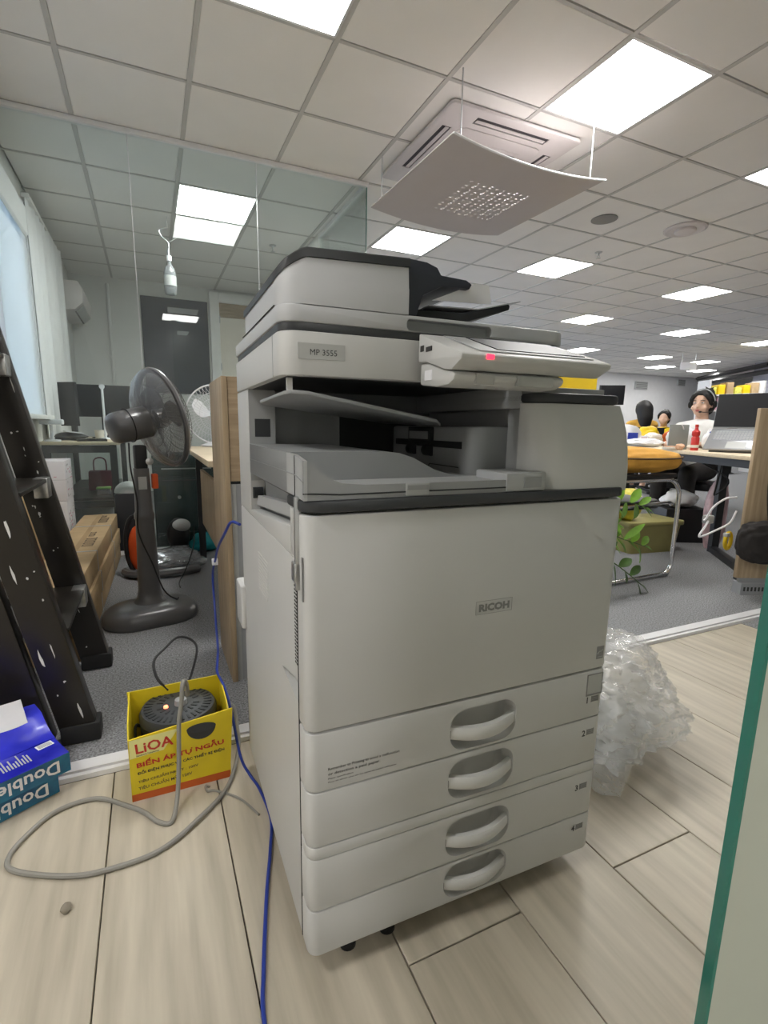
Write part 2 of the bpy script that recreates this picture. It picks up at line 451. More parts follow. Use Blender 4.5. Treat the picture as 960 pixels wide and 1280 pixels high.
# open glass door leaf right beside the camera
gd = empty('door_1', (.6535, -2.329, 0), math.radians(-33)); gd['kind'] = 'structure'
bx('door_glass', (.002, .9, -.006, .006, .02, 2.2), 'painted_reflection', gd)
bx('polished_edge', (0, .002, -.006, .006, .02, 2.2), 'glass_edge', gd)

# ================================================================== CEILING THINGS
LL = {(1, -1): 'ceiling light panel at the top edge, nearest to the camera', (4, -1): 'large bright ceiling light panel right of the ceiling air conditioner',
 (7, -1): 'ceiling light panel cut off by the right edge, level with the round vents', (1, 3): 'ceiling light panel inside the glass-walled back office',
 (4, 3): 'ceiling light panel just below the curved air deflector', (7, 3): 'ceiling light panel behind the sprinkler, right of the document feeder',
 (11, 3): 'ceiling light panel below the ring-shaped smoke detector', (11, 6): 'small ceiling light panel above the copier control panel',
 (15, 6): 'small far ceiling light panel above the seated woman', (19, 6): 'far ceiling light panel at the right edge above the grey column',
 (15, 10): 'tiny far ceiling light panel right behind the control panel', (19, 10): 'tiny far ceiling light panel left of the exit sign',
 (22, 10): 'tiny far ceiling light panel right of the exit sign', (22, 12): 'tiny far ceiling light panel close to the far white wall, left one',
 (25, 12): 'tiny far ceiling light panel close to the dark ceiling beams', (-2, -4): 'ceiling light panel over the corridor left of the camera', (-5, -4): 'ceiling light panel at the far left end of the corridor', (1, -8): 'unseen ceiling light panel added far behind the camera to brighten the copier front'}
first = None
for (i, j) in LIGHTS:
    if first is None:
        e = empty('ceiling_light'); first = e
        bm = B(); o = [(-.291, -.291), (.291, -.291), (.291, .291), (-.291, .291)]
        for (a, b, c, d) in ((-.291, .291, -.291, -.278), (-.291, .291, .278, .291), (-.291, -.278, -.278, .278), (.278, .291, -.278, .278)): box(bm, a, b, c, d, -.004, .012)
        obj('light_frame', bm, 'lamp_frame', e, kind='stuff')
        bx('diffuser', (-.278, .278, -.278, .278, -.001, .004), 'lamp', e)
    else: e = copy_tree(first)
    e.location = ((i + .5) * .6, (j + .5) * .6, H + .002); e['label'] = LL[(i, j)]; e['category'] = 'ceiling light'; e['group'] = 'ceiling light panels'

# four-way cassette air conditioner
ac = empty('cassette_air_conditioner', (2.365, .57, H), 0, 'square white cassette air conditioner set in the ceiling', 'air conditioner')
bm = B(); s = .465
outer = rrect(-s, s, -s, s, .03)
bmA = B(); rp(bmA, -s, s, -s, s, -.026, -.003, r=.03, corners=(1, 1, 1, 1), bev=.008)
cb = B()
SL = [(-.26, .26, -.405, -.345), (-.26, .26, .345, .405), (-.405, -.345, -.26, .26), (.345, .405, -.26, .26)]
for (a, b, c, d) in SL: box(cb, a, b, c, d, -.06, -.012)
box(cb, -.22, .22, -.22, .22, -.06, -.020)
obj('panel', cut(bmA, cb), 'ac_white', ac)
for (a, b, c, d) in SL:
    lo = bx('outlet', (a + .002, b - .002, c + .002, d - .002, -.022, -.0125), 'ac_dark', ac)
    if b - a > d - c: bx('louvre', (a + .01, b - .01, (c + d) / 2 - .004, (c + d) / 2 + .02, -.0255, -.0225), 'ac_white', lo)
    else: bx('louvre', ((a + b) / 2 - .004, (a + b) / 2 + .02, c + .01, d - .01, -.0255, -.0225), 'ac_white', lo)
bm = B(); rp(bm, -.30, .30, -.30, .30, -.031, -.0265, r=.05, corners=(1, 1, 1, 1), bev=.002)
box(bm, -.2, .2, -.2, .2, -.033, -.031, bev=.0005)
gr = obj('intake_grille', bm, 'ac_white', ac, kind='stuff')
bx('intake', (-.19, .19, -.17, .19, -.0345, -.0331), 'ac_dark', gr)
# curved perforated deflector hung under it
de = empty('air_deflector', (2.275, .355, 2.31), math.radians(1.5), 'curved plastic air deflector with a perforated middle hung below the ceiling air conditioner', 'air deflector')
NX, NY = 46, 46
hw, hd = .53, .48
def dz(x): return .042 * (x / hw) ** 2 - .042
holes = set()
random.seed(11)
verts = {}
bm = B()
xs = [-hw + 2 * hw * i / NX for i in range(NX + 1)]; ys = [-hd + 2 * hd * j / NY for j in range(NY + 1)]
gv = [[bm.verts.new((x, y, dz(x))) for y in ys] for x in xs]
tris = []
for i in range(NX):
    for j in range(NY):
        cx, cy = (xs[i] + xs[i + 1]) / 2, (ys[j] + ys[j + 1]) / 2
        inside = abs(cx) < .235 and abs(cy) < .215
        q = (gv[i][j], gv[i + 1][j], gv[i + 1][j + 1], gv[i][j + 1])
        if inside and i % 2 == 0 and True:
            pat = (i // 2 + j) % 4
            if j % 2 == 0 or pat == 3:
                if pat == 0: bm.faces.new((q[0], q[1], q[2]))
                elif pat == 1: bm.faces.new((q[1], q[2], q[3]))
                elif pat == 2: bm.faces.new((q[0], q[2], q[3]))
                else: bm.faces.new((q[0], q[1], q[3]))
                continue
        bm.faces.new(q)
o = modded('sheet', bm, 'deflector', de, [('SOLIDIFY', dict(thickness=.006))])
bm = B(); prof = [(x, -hd - .004, dz(x) - .001) for x in xs]
tube(bm, prof, .0055, 6)
obj('front_edge', bm, 'strip', de)
for a, b in ((-.46, -.44), (.47, -.42), (-.47, .44), (.47, .44)):
    bm = B(); tube(bm, [(a, b, dz(a)), (a, b, H - 2.31)], .0035, 6); obj('hanging_rod', bm, 'metal', de)

def disc_thing(name, label, cat, x, y, r, m, prof):
    bm = B(); lathe(bm, prof, 32); o = obj(name, bm, m, label=label, cat=cat); o.location = (x, y, H - .002); return o
disc_thing('ceiling_speaker', 'round grey flush ceiling speaker right of the air deflector', 'speaker', 3.92, .91, .1, 'ink_grey', [(.105, 0), (.105, -.004), (.095, -.007), (.02, -.007), (.001, -.007)])
sd = empty('smoke_detector', (4.72, .75, H), 0, 'white ring-shaped ceiling smoke detector in the tiles, right of the ceiling speaker', 'smoke detector')
bm = B(); lathe(bm, [(.17, -.001), (.17, -.012), (.15, -.02), (.13, -.012), (.001, -.012)], 40); obj('base', bm, 'ac_white', sd)
bm = B(); lathe(bm, [(.085, -.012), (.085, -.03), (.06, -.04), (.001, -.04)], 32); obj('sensor_head', bm, 'ac_white', sd)
def sprinkler(x, y, label):
    e = empty('sprinkler', (x, y, H), 0, label, 'sprinkler', 'ceiling sprinklers')
    bm = B(); lathe(bm, [(.035, 0), (.035, -.005), (.012, -.009), (.009, -.03), (.001, -.03)], 20); obj('escutcheon', bm, 'metal', e)
    bm = B()
    for s_ in (-1, 1): tube(bm, [(0, .008 * s_, -.028), (0, .016 * s_, -.04), (0, .003 * s_, -.055)], .0025, 6)
    obj('frame_arms', bm, 'metal', e, kind='stuff')
    bm = B(); lathe(bm, [(.022, -.055), (.022, -.058), (.001, -.058)], 16); obj('deflector_plate', bm, 'metal', e)
sprinkler(4.53, 1.52, 'small ceiling sprinkler in front of the light panel, below the ceiling speaker')
sprinkler(1.53, 2.78, 'small ceiling sprinkler inside the glass-walled office, above the copier')
# exit sign far back
es = empty('exit_sign', (11.6, 5.35, 2.25), math.radians(-25), 'small white hanging sign plate far back between two light panels', 'sign')
bx('plate', (-.18, .18, -.01, .01, 0, .16), 'paper', es)
bm = B(); tube(bm, [(-.15, 0, .16), (-.15, 0, .36)], .006, 6); obj('rod', bm, 'metal', es)
bm = B(); tube(bm, [(.15, 0, .16), (.15, 0, .36)], .006, 6); obj('rod', bm, 'metal', es)

# ================================================================== COPIER
cp = empty('office_copier', (.4765, -1.874, 0), math.radians(-1.14), 'large white multifunction office copier with four paper drawers standing on the wooden floor', 'copier')
cp.scale = (.997, .9, .987)
WD, DP = .587, .65
# main cabinet
bm = B(); rp(bm, 0, WD, .047, DP, .05, .70, r=.006, corners=(0, 0, 1, 1), bev=.003)
cb = B()
prism(cb, [(-.02, .170, .485), (-.02, .050, .512), (-.02, .050, .472), (-.02, .170, .484)], (.032, 0, 0))
body = obj('cabinet', cut(bm, cb), 'white', cp)
bm = B()
for k in range(26): box(bm, -.0006, .0002, .051 + .0, .057, .535 + k * .0058, .5375 + k * .0058)
for k in range(26): box(bm, -.0006, .0002, .060, .066, .535 + k * .0058, .5375 + k * .0058)
obj('vent_slots', bm, 'ink', body, kind='stuff')
bm = B()
for k in range(11): box(bm, -.0008, .0004, .30 - .006 * (k % 3), .40, .560 + k * .0075, .5625 + k * .0075)
obj('side_notice', bm, 'white2', body, kind='stuff')
bx('upright_seam', (-.0006, .0005, .046, .0485, .05, .70), 'gap', body)
bm = B(); rp(bm, -.012, .07, .615, .715, .39, .50, r=.01, corners=(1, 1, 1, 1), bev=.006); obj('plug_cover', bm, 'white', cp)
# shoulder above the cabinet, side duct
bm = B(); box(bm, .03, WD, .03, DP, .70, .774); obj('shoulder', bm, 'grey', cp)
bm = B(); prism(bm, [(0, .09, .7005), (0, .09, .745), (0, .16, .738), (0, .50, .712), (0, .50, .7005)], (.024, 0, 0), bev=.002); obj('side_cover', bm, 'white', cp)
bm = B(); box(bm, 0, .03, .047, .088, .7005, .774, bev=.002); obj('corner_post', bm, 'white', cp)
bm = B(); prism(bm, [(.012, .09, .752), (.012, .5, .722), (.012, .5, .742), (.012, .09, .774)], (.014, 0, 0)); du = obj('side_duct', bm, 'grey_lt', cp)
bm = B(); lathe(bm, [(.001, 0), (.012, 0), (.012, .02), (.001, .02)], 16, Matrix.Translation((.004, .47, .75)) @ Matrix.Rotation(PI / 2, 4, 'Y')); obj('knob', bm, 'darker', du)
bm = B(); box(bm, -.006, .004, .028, .036, .66, .795, bev=.001); box(bm, -.008, .001, .028, .048, .672, .70, bev=.001); obj('latch_strip', bm, 'metal', cp, kind='stuff')
bm = B(); rp(bm, 0, .055, .475, DP, .7005, .965, r=.008, corners=(0, 0, 0, 1), bev=.002); rc = obj('rear_column', bm, 'white', cp)
bx('column_face', (.001, .054, .4742, .4752, .776, .964), 'grey_lt', rc)
bx('column_slot', (.012, .044, .4735, .4742, .868, .905), 'dark', rc)
# front door
bm = B(); rp(bm, 0, WD, 0, .0445, .447, .7715, r=.018, bev=.003, n=8)
fd = obj('front_door', bm, 'white', cp)
bx('grip_strip', (-.0006, .0008, .010, .016, .648, .712), 'ink_grey', fd)
text('maker_emblem', 'RICOH', 'ink_grey', fd, (.2865, -.0006, .5965), (1, 0, -.0), (0, 0, 1), h=.0135, width=.060, bold=.055)
bm = B()
for a, b, c, d in ((.281, .352, .592, .5924), (.281, .352, .6143, .6147), (.281, .2814, .592, .6147), (.3516, .352, .592, .6147)): box(bm, a, b, -.0005, .001, c, d)
obj('emblem_frame', bm, 'ink_grey', fd, kind='stuff')
bm = B(); rp(bm, .555, .572, -.0006, .001, .466, .491, r=.0003, corners=(0, 0, 0, 0), bev=0)
es_ = obj('energy_mark', bm, 'ink_grey', fd)
bm = B(); tube(bm, [(.557, -.001, .476), (.561, -.001, .481), (.566, -.001, .481), (.570, -.001, .485)], .0007, 5, sm=3); box(bm, .558, .570, -.0012, 0, .470, .4706); obj('mark_lines', bm, 'label', es_, kind='stuff')
# drawers
DR = [(.3465, .4435, .390, .076, '1'), (.2505, .3445, .296, .076, '2'), (.1335, .2270, .180, .076, '3'), (.048, .1315, .091, .070, '4')]
for k, (z0, z1, zc, hh, num) in enumerate(DR):
    bm = B(); rp(bm, 0 if k < 3 else 0, WD, 0, .0445, z0, z1, r=.018, bev=.0025 if k < 3 else .003, n=8)
    cb = B(); o = rrect(.2435, .3775, zc - hh / 2, zc + hh / 2, .030, 8)
    prism(cb, [(a, -.01, b) for a, b in o], (0, .048, 0))
    bm = cut(bm, cb)
    # soften the pocket rim with a shallow chamfer ring
    dr = obj('drawer', bm, 'white', cp)
    bm = B(); rings = []
    oin = rrect(.2435, .3775, zc - hh / 2, zc + hh / 2, .030, 8)
    cx = .3105
    for f, y in ((1.0, .001), (.985, .012), (.93, .030), (.80, .036)):
        rings.append([(cx + (a - cx) * f, y, zc + (b - zc) * f) for a, b in oin])
    loft(bm, rings, cap=False); bm.faces.new([bm.verts.new(p) for p in rings[-1]])
    obj('pocket', bm, 'white', dr, recalc=False)
    bm = B(); P = []
    hz = zc - .004
    nseg = 20; rr = []
    for q in range(nseg + 1):
        s_ = q / nseg * 2 - 1; x = cx + s_ * .066; y = .006 - .017 * (1 - s_ * s_); hh2 = .0105 + .0015 * (1 - s_ * s_)
        zz = hz - .004 * (1 - s_ * s_)
        rr.append([(x, y, zz - hh2), (x, y - .003, zz - hh2 * .6), (x, y - .003, zz + hh2 * .6), (x, y, zz + hh2), (x, y + .010, zz + hh2), (x, y + .010, zz - hh2)])
    loft(bm, rr); obj('handle', bm, 'white2', dr, ang=50)
    bx('handle_end', (.2436, .2455, .002, .010, hz - .008, hz + .006), 'gap', dr)
    xo = .541 if k == 0 else (.537 if k == 1 else .533)
    zo = z0 + (z1 - z0) * (.36 if k == 0 else .62)
    if k == 0: zo = .378
    text('drawer_number', num, 'ink', dr, (xo, -.0006, zo), (1, 0, 0), (0, 0, 1), h=.013, bold=.03)
    bm = B()
    for q in range(3): box(bm, xo + .012, xo + .029, -.0008, .0005, zo + .001 + q * .004, zo + .004 + q * .004)
    box(bm, xo + .0115, xo + .0125, -.0008, .0005, zo, zo + .013); box(bm, xo + .0285, xo + .0295, -.0008, .0005, zo, zo + .013)
    obj('paper_symbol', bm, 'ink_grey', dr, kind='stuff')
    if k == 0:
        bm = B()
        for a, b, c, d in ((.538, .577, .435, .437), (.538, .577, .393, .396), (.538, .540, .393, .437), (.575, .577, .393, .437)): box(bm, a, b, -.0012, .001, c, d)
        obj('card_window', bm, 'ink_grey', dr, kind='stuff')
        bx('size_card', (.540, .575, -.0004, .001, .396, .435), 'label', dr)
        for s_, zz, wd, hh_ in (('Remember to Printing to avoid a malfunction', .379, .118, .0062), ('or detection a paid paper.', .3705, .085, .0062), ('Paper specification', .3645, .040, .0032), ('Pour en savoir plus sur les types de papier utilisables', .3585, .113, .0032)):
            text('notice_line', s_, 'ink', dr, (.032, -.0005, zz), (1, 0, 0), (0, 0, 1), h=hh_, width=wd, bold=.012)
bm = B(); rp(bm, 0, WD, 0, .0445, .2285, .2490, r=.018, bev=.0015, n=8); obj('lower_rail', bm, 'white', cp)
bx('inner_shadow_gap', (.004, WD - .004, .0447, .0465, .05, .772), 'gap', cp)
# casters
for (x, y) in ((.10, .055), (.48, .06), (.06, .58), (.52, .58)):
    ca = bx('caster', (x - .018, x + .018, y - .018, y + .018, .034, .0495), 'black', cp, bev=.002)
    for s_ in (-1, 1):
        bm = B(); lathe(bm, [(.001, -.007), (.018, -.007), (.021, 0), (.018, .007), (.001, .007)], 20, Matrix.Translation((x + .012 * s_, y, .0215)) @ Matrix.Rotation(PI / 2, 4, 'Y')); obj('wheel', bm, 'black', ca)
# stabiliser feet under the front edge
for x in (.078, .152): 
    bm = B(); lathe(bm, [(.001, .002), (.014, .002), (.014, .010), (.006, .014), (.006, .0495), (.001, .0495)], 16, Matrix.Translation((x, .04, 0))); obj('levelling_foot', bm, 'black', cp)
# dark plinth of the delivery section
bm = B(); rp(bm, -.002, WD + .002, -.006, .095, .775, .792, r=.03, corners=(1, 1, 0, 0), bev=.004, n=8); box(bm, .028, WD, .095, DP, .775, .792); obj('tray_plinth', bm, 'dark', cp)
# output tray: raised rear part that falls to the right, and a lower front lip
prof = [(.0, .793), (.0, .853), (.155, .853), (.185, .850), (.21, .842), (.25, .822), (.285, .811), (.33, .807), (.385, .806), (.385, .793)]
bm = B(); prism(bm, [(x, .105, z) for x, z in prof], (0, .37, 0)); obj('output_tray', bm, 'grey', cp, ang=30)
bm = B(); prism(bm, [(.004, .0045, .7925), (.004, .0045, .809), (.39, .0045, .809), (.39, .0045, .7925)], (0, .10, 0)); tf = obj('tray_floor', bm, 'grey_lt', cp)
prof2 = [(0, .7925), (0, .846), (.006, .846), (.016, .838), (.035, .822), (.055, .8145), (.09, .8115), (.392, .8115), (.392, .7925)]
bm = B(); prism(bm, [(x, 0, z) for x, z in prof2], (0, .006, 0)); tl = obj('tray_front_lip', bm, 'grey', cp, ang=30)
bm = B(); prof3 = [(-.001, .8022), (.02, .8015), (.05, .7995), (.392, .8)]
tube(bm, [(x, -.0004, z) for x, z in prof3], .0011, 5); obj('lip_seam', bm, 'darker', tl)
bx('lip_finger_grip', (.150, .188, -.002, .001, .794, .812), 'grey_lt', tl, bev=.001)
bx('grip_shade', (.152, .186, -.0028, -.0018, .802, .809), 'grey', tl)
bm = B(); rp(bm, .325, .405, -.003, .09, .7925, .822, r=.008, corners=(0, 1, 0, 0), bev=.003); tb = obj('tray_corner_block', bm, 'grey_lt', cp)
bx('corner_pocket', (.358, .392, -.0045, -.002, .798, .815), 'grey', tb)
bm = B(); prism(bm, [(0, -.001, .7925), (0, -.001, .846), (0, .05, .852), (0, .085, .8525), (0, .475, .8535), (0, .475, .7935), (0, .05, .7935)], (.005, 0, 0)); lw = obj('tray_left_wall', bm, 'grey_lt', cp)
bx('wall_joint', (-.0008, .0, .05, .052, .794, .851), 'gap', lw)
bm = B(); tube(bm, [(-.0004, .0, .818), (-.0004, .05, .824), (-.0004, .47, .822)], .0008, 5); obj('wall_seam', bm, 'grey', lw)
# exit unit with rollers
bm = B(); rp(bm, .34, .52, .13, .5, .7925, .895, r=.03, corners=(1, 0, 0, 0), bev=.006, n=8); eu = obj('exit_unit', bm, 'grey', cp)
bx('exit_slot', (.3385, .341, .17, .48, .853, .866), 'darker', eu)
for y in (.30, .38):
    bm = B(); lathe(bm, [(.001, -.012), (.012, -.012), (.012, .012), (.001, .012)], 16, Matrix.Translation((.336, y, .846)) @ Matrix.Rotation(PI / 2, 4, 'X')); obj('roller', bm, 'darker', eu)
bx('sensor_bracket', (.331, .340, .285, .395, .862, .893), 'darker', eu, bev=.002)
bx('bracket_plate', (.3295, .3315, .295, .385, .868, .884), 'grey', eu)
bm = B(); tube(bm, [(.339, .18, .818), (.339, .30, .818), (.339, .305, .812), (.339, .315, .812)], .001, 5); obj('unit_seam', bm, 'darker', eu)
# inner walls of the delivery opening
bx('inner_rear_wall', (.055, WD, .5, DP, .7925, .964), 'grey', cp)
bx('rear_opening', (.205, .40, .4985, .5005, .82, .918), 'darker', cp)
bx('bridge_wall', (.40, WD, .075, .499, .926, .964), 'grey_lt', cp, bev=.002)
bx('right_housing', (.435, WD - .002, .075, .499, .7925, .926), 'grey_lt', cp)
bx('jamb', (.412, .438, .07, .13, .7925, .926), 'grey_lt', cp, bev=.002)
# intermediate delivery shelf
bm = B(); prism(bm, [(.006, .15, .944), (.012, .40, .940), (.03, .45, .938), (.30, .45, .905), (.31, .20, .9), (.27, .14, .906), (.04, .125, .944), (.015, .135, .946)], (0, 0, -.006), bev=.0015); obj('delivery_shelf', bm, 'grey', cp)
bx('shelf_post', (.012, .020, .145, .155, .94, .964), 'white2', cp)
# right front cover, bulging
bm = B(); rings = []
for z, yb, xr in ((.786, 0, 0), (.80, -.001, 0), (.83, .000, 0), (.86, .004, .0005), (.89, .011, .001), (.915, .020, .002), (.934, .029, .003)):
    x0, x1, y1 = .396, WD + .004 - xr, .073; r1, r2 = .055, .010; y0 = yb
    q = []
    for k in range(11):
        a = PI + .5 * PI * k / 10; q.append((x0 + r1 + r1 * math.cos(a), y0 + min(r1, y1 - y0) + min(r1, y1 - y0) * math.sin(a), z))
    for k in range(5):
        a = 1.5 * PI + .5 * PI * k / 4; q.append((x1 - r2 + r2 * math.cos(a), y0 + r2 + r2 * math.sin(a), z))
    q += [(x1, y1, z), (x0, y1, z)]
    rings.append(q)
loft(bm, rings); fc = obj('right_cover', bm, 'white', cp, ang=50)
bm = B(); rp(bm, .40, WD + .002, .024, .40, .9355, .951, r=.03, corners=(1, 1, 0, 0), bev=.004, n=8)
obj('cover_cap', bm, 'dark', cp)
# scanner
bm = B(); rp(bm, -.003, .531, .12, DP, .9655, 1.030, r=.032, corners=(1, 1, 1, 1), bev=.003, n=8); sc = obj('scanner', bm, 'white', cp)
bx('scanner_seam', (-.0036, -.002, .178, .180, .967, 1.029), 'grey_lt', sc)
bx('model_label', (.023, .096, .1190, .1205, .990, 1.013), 'label', sc)
text('model_name', 'MP 3555', 'ink', sc, (.041, .1185, .996), (1, 0, 0), (0, 0, 1), h=.0085, width=.042)
bx('scanner_underside', (.01, .525, .135, DP - .01, .9645, .9655), 'dark', sc)
bm = B(); rp(bm, 0, .528, .124, DP - .01, 1.030, 1.0425, r=.032, corners=(1, 1, 1, 1), bev=.001, n=8); obj('platen_gasket', bm, 'dark', cp)
# feeder: base, body, lid, hopper, tray
bm = B(); rp(bm, -.003, .531, .122, DP, 1.0425, 1.068, r=.032, corners=(1, 1, 1, 1), bev=.004, n=8)
cb = B(); o = rrect(.200, .362, 1.0445, 1.0625, .008, 5); prism(cb, [(a, .10, b) for a, b in o], (0, .04, 0))
df = obj('feeder_base', cut(bm, cb), 'grey_scan', cp)
bx('lift_recess', (.202, .360, .1365, .1385, 1.046, 1.062), 'grey', df)
bx('side_groove', (-.0036, -.002, .16, .50, 1.0682, 1.0692), 'gap', df)
# (the feeder sits on its own sub-frame so that it lines up with the base)
feed0 = set(cp.children)
LID = [(.0, 1.122), (.012, 1.136), (.035, 1.150), (.07, 1.161), (.125, 1.169), (.175, 1.167), (.224, 1.160)]
bm = B(); rings = []
def lidz(x):
    for (a, b), (c, d) in zip(LID, LID[1:]):
        if x <= c: return b + (d - b) * max(0, (x - a)) / (c - a)
    return LID[-1][1]
o = rrect(.002, .224, .108, .52, .045, 8, (1, 0, 0, 1))
def ring(zf, off=0, yo=0): return [(x, y + yo * (1 - (y - .108) / .41), zf(x)) for x, y in o]
loft(bm, [ring(lambda x: 1.0735), ring(lambda x: 1.112), ring(lambda x: 1.114, 0, .001), ring(lambda x: lidz(x) - .014, 0, .004)])
fb = obj('feeder_body', bm, 'grey_scan', cp, ang=35)
o = rrect(0, .226, .109, .528, .047, 8, (1, 0, 0, 1))
bm = B(); loft(bm, [ring(lambda x: lidz(x) - .0135), ring(lambda x: lidz(x) - .002), [(x * .995 + .0005, y + .002, lidz(x)) for x, y in o]])
obj('feeder_lid', bm, 'dark', cp, ang=35)
bm = B(); prism(bm, [(.2262, .13, 1.0745), (.2262, .13, 1.166), (.268, .13, 1.164), (.289, .13, 1.158), (.297, .13, 1.147), (.350, .13, 1.145), (.362, .13, 1.139), (.357, .13, 1.131), (.30, .13, 1.130), (.262, .13, 1.112), (.248, .13, 1.0745)], (0, .39, 0), bev=.002)
obj('feed_hopper', bm, 'navy', cp, ang=30)
bm = B(); prism(bm, [(.25, .19, 1.092), (.25, .19, 1.100), (.375, .19, 1.104), (.378, .19, 1.104), (.485, .19, 1.131), (.490, .19, 1.126), (.488, .19, 1.119), (.385, .19, 1.088), (.34, .19, 1.082)], (0, .27, 0), bev=.0015)
dt = obj('document_tray', bm, 'darker', cp)
bm = B(); prism(bm, [(.275, .195, 1.1015), (.378, .195, 1.1055), (.470, .195, 1.1285), (.470, .195, 1.1300), (.378, .195, 1.1075), (.275, .195, 1.1035)], (0, .255, 0)); obj('tray_face', bm, 'label', dt)
bm = B(); prism(bm, [(.262, .155, 1.103), (.380, .155, 1.107), (.372, .155, 1.138), (.345, .155, 1.138)], (0, .004, 0)); obj('paper_guide', bm, 'paper', dt)
for o_ in set(cp.children) - feed0:
    o_.data.transform(Matrix.Translation((-.004, .022, 1.068)) @ Matrix.Diagonal((.925, .93, .98, 1)) @ Matrix.Translation((0, 0, -1.0735)))
bx('original_sheet', (.40, .51, .27, .55, 1.0685, 1.0715), 'paper', cp)
bx('platen_hinge', (.42, .52, .56, .64, 1.0685, 1.080), 'grey_scan', cp, bev=.004)
pan0 = set(cp.children)
# operation panel, tilted, in front of the scanner
pa = []
prof = [(.088, 1.036), (.088, .992), (.060, .990), (.0, .974), (-.022, .972), (-.05, .984), (-.052, .991), (-.046, .994)]
bm = B(); prism(bm, [(.222, y, z) for y, z in prof], (.274, 0, 0), bev=.0025); op = obj('control_panel', bm, 'white', cp)
prof = [(.088, .990), (.088, .957), (.03, .951), (-.006, .952), (-.022, .958), (-.026, .966), (-.018, .9715), (.0, .9735), (.06, .9895)]
bm = B(); prism(bm, [(.226, y, z) for y, z in prof], (.20, 0, 0), bev=.004); arm = obj('panel_arm', bm, 'white', cp)
for a, b in ((.262, .292), (.335, .402)):
    bm = B(); rp(bm, a, b, -.0275, -.02, .953, .9685, r=.001, corners=(0, 0, 0, 0), bev=.001); obj('arm_cover', bm, 'label', arm)
sl = (1.036 - .994) / (.088 + .046)
def top(y): return .994 + (y + .046) * sl
bm = B(); prism(bm, [(.262, -.034, top(-.034) + .0005), (.474, -.034, top(-.034) + .0005), (.474, .080, top(.080) + .0005), (.262, .080, top(.080) + .0005)], (0, 0, .0015)); obj('display_bezel', bm, 'grey_lt', op)
bm = B(); prism(bm, [(.30, -.022, top(-.022) + .002), (.466, -.022, top(-.022) + .002), (.466, .074, top(.074) + .002), (.30, .074, top(.074) + .002)], (0, 0, .0012)); obj('touch_screen', bm, 'screen', op)
bx('status_light', (.262, .274, -.0535, -.051, .9855, .9925), 'led', op, bev=.0008)
for a, b, c, d in ((.068, .080, 1.007, 1.016), (.040, .060, 1.005, 1.012)): bx('port', (.2212, .2222, a, b, c, d), 'ink', op)
bx('port_label', (.2252, .2262, .045, .07, .963, .978), 'paper', arm)
for o_ in set(cp.children) - pan0:
    o_.data.transform(Matrix.Translation((-.010, .012, .001)))
    for c_ in o_.children: c_.data.transform(Matrix.Translation((-.010, .012, .001)))

# ================================================================== LEFT SIDE
# reception counter end behind the copier: oak cabinet with grey lower panel
ct = empty('reception_counter', (.51, -.85, 0), 0, 'tall oak counter end with a grey lower panel behind the copier', 'counter')
bm = B(); box(bm, 0, .018, 0, .32, 0, 1.03, bev=.002); obj('side_board', bm, 'oak', ct)
bx('front_board', (.0185, .75, .004, .03, .70, 1.03), 'oak_h', ct, bev=.002)
bx('top_board', (.0185, .75, .03, .32, 1.005, 1.03), 'oak_h', ct)
bx('kick_panel', (.0185, .75, .012, .03, 0, .69), 'panel_grey', ct)
bx('shadow_gap', (.0185, .75, .014, .03, .69, .70), 'darker', ct)
bx('kick_panel_edge', (.0185, .035, .0095, .0118, 0, .69), 'label', ct)
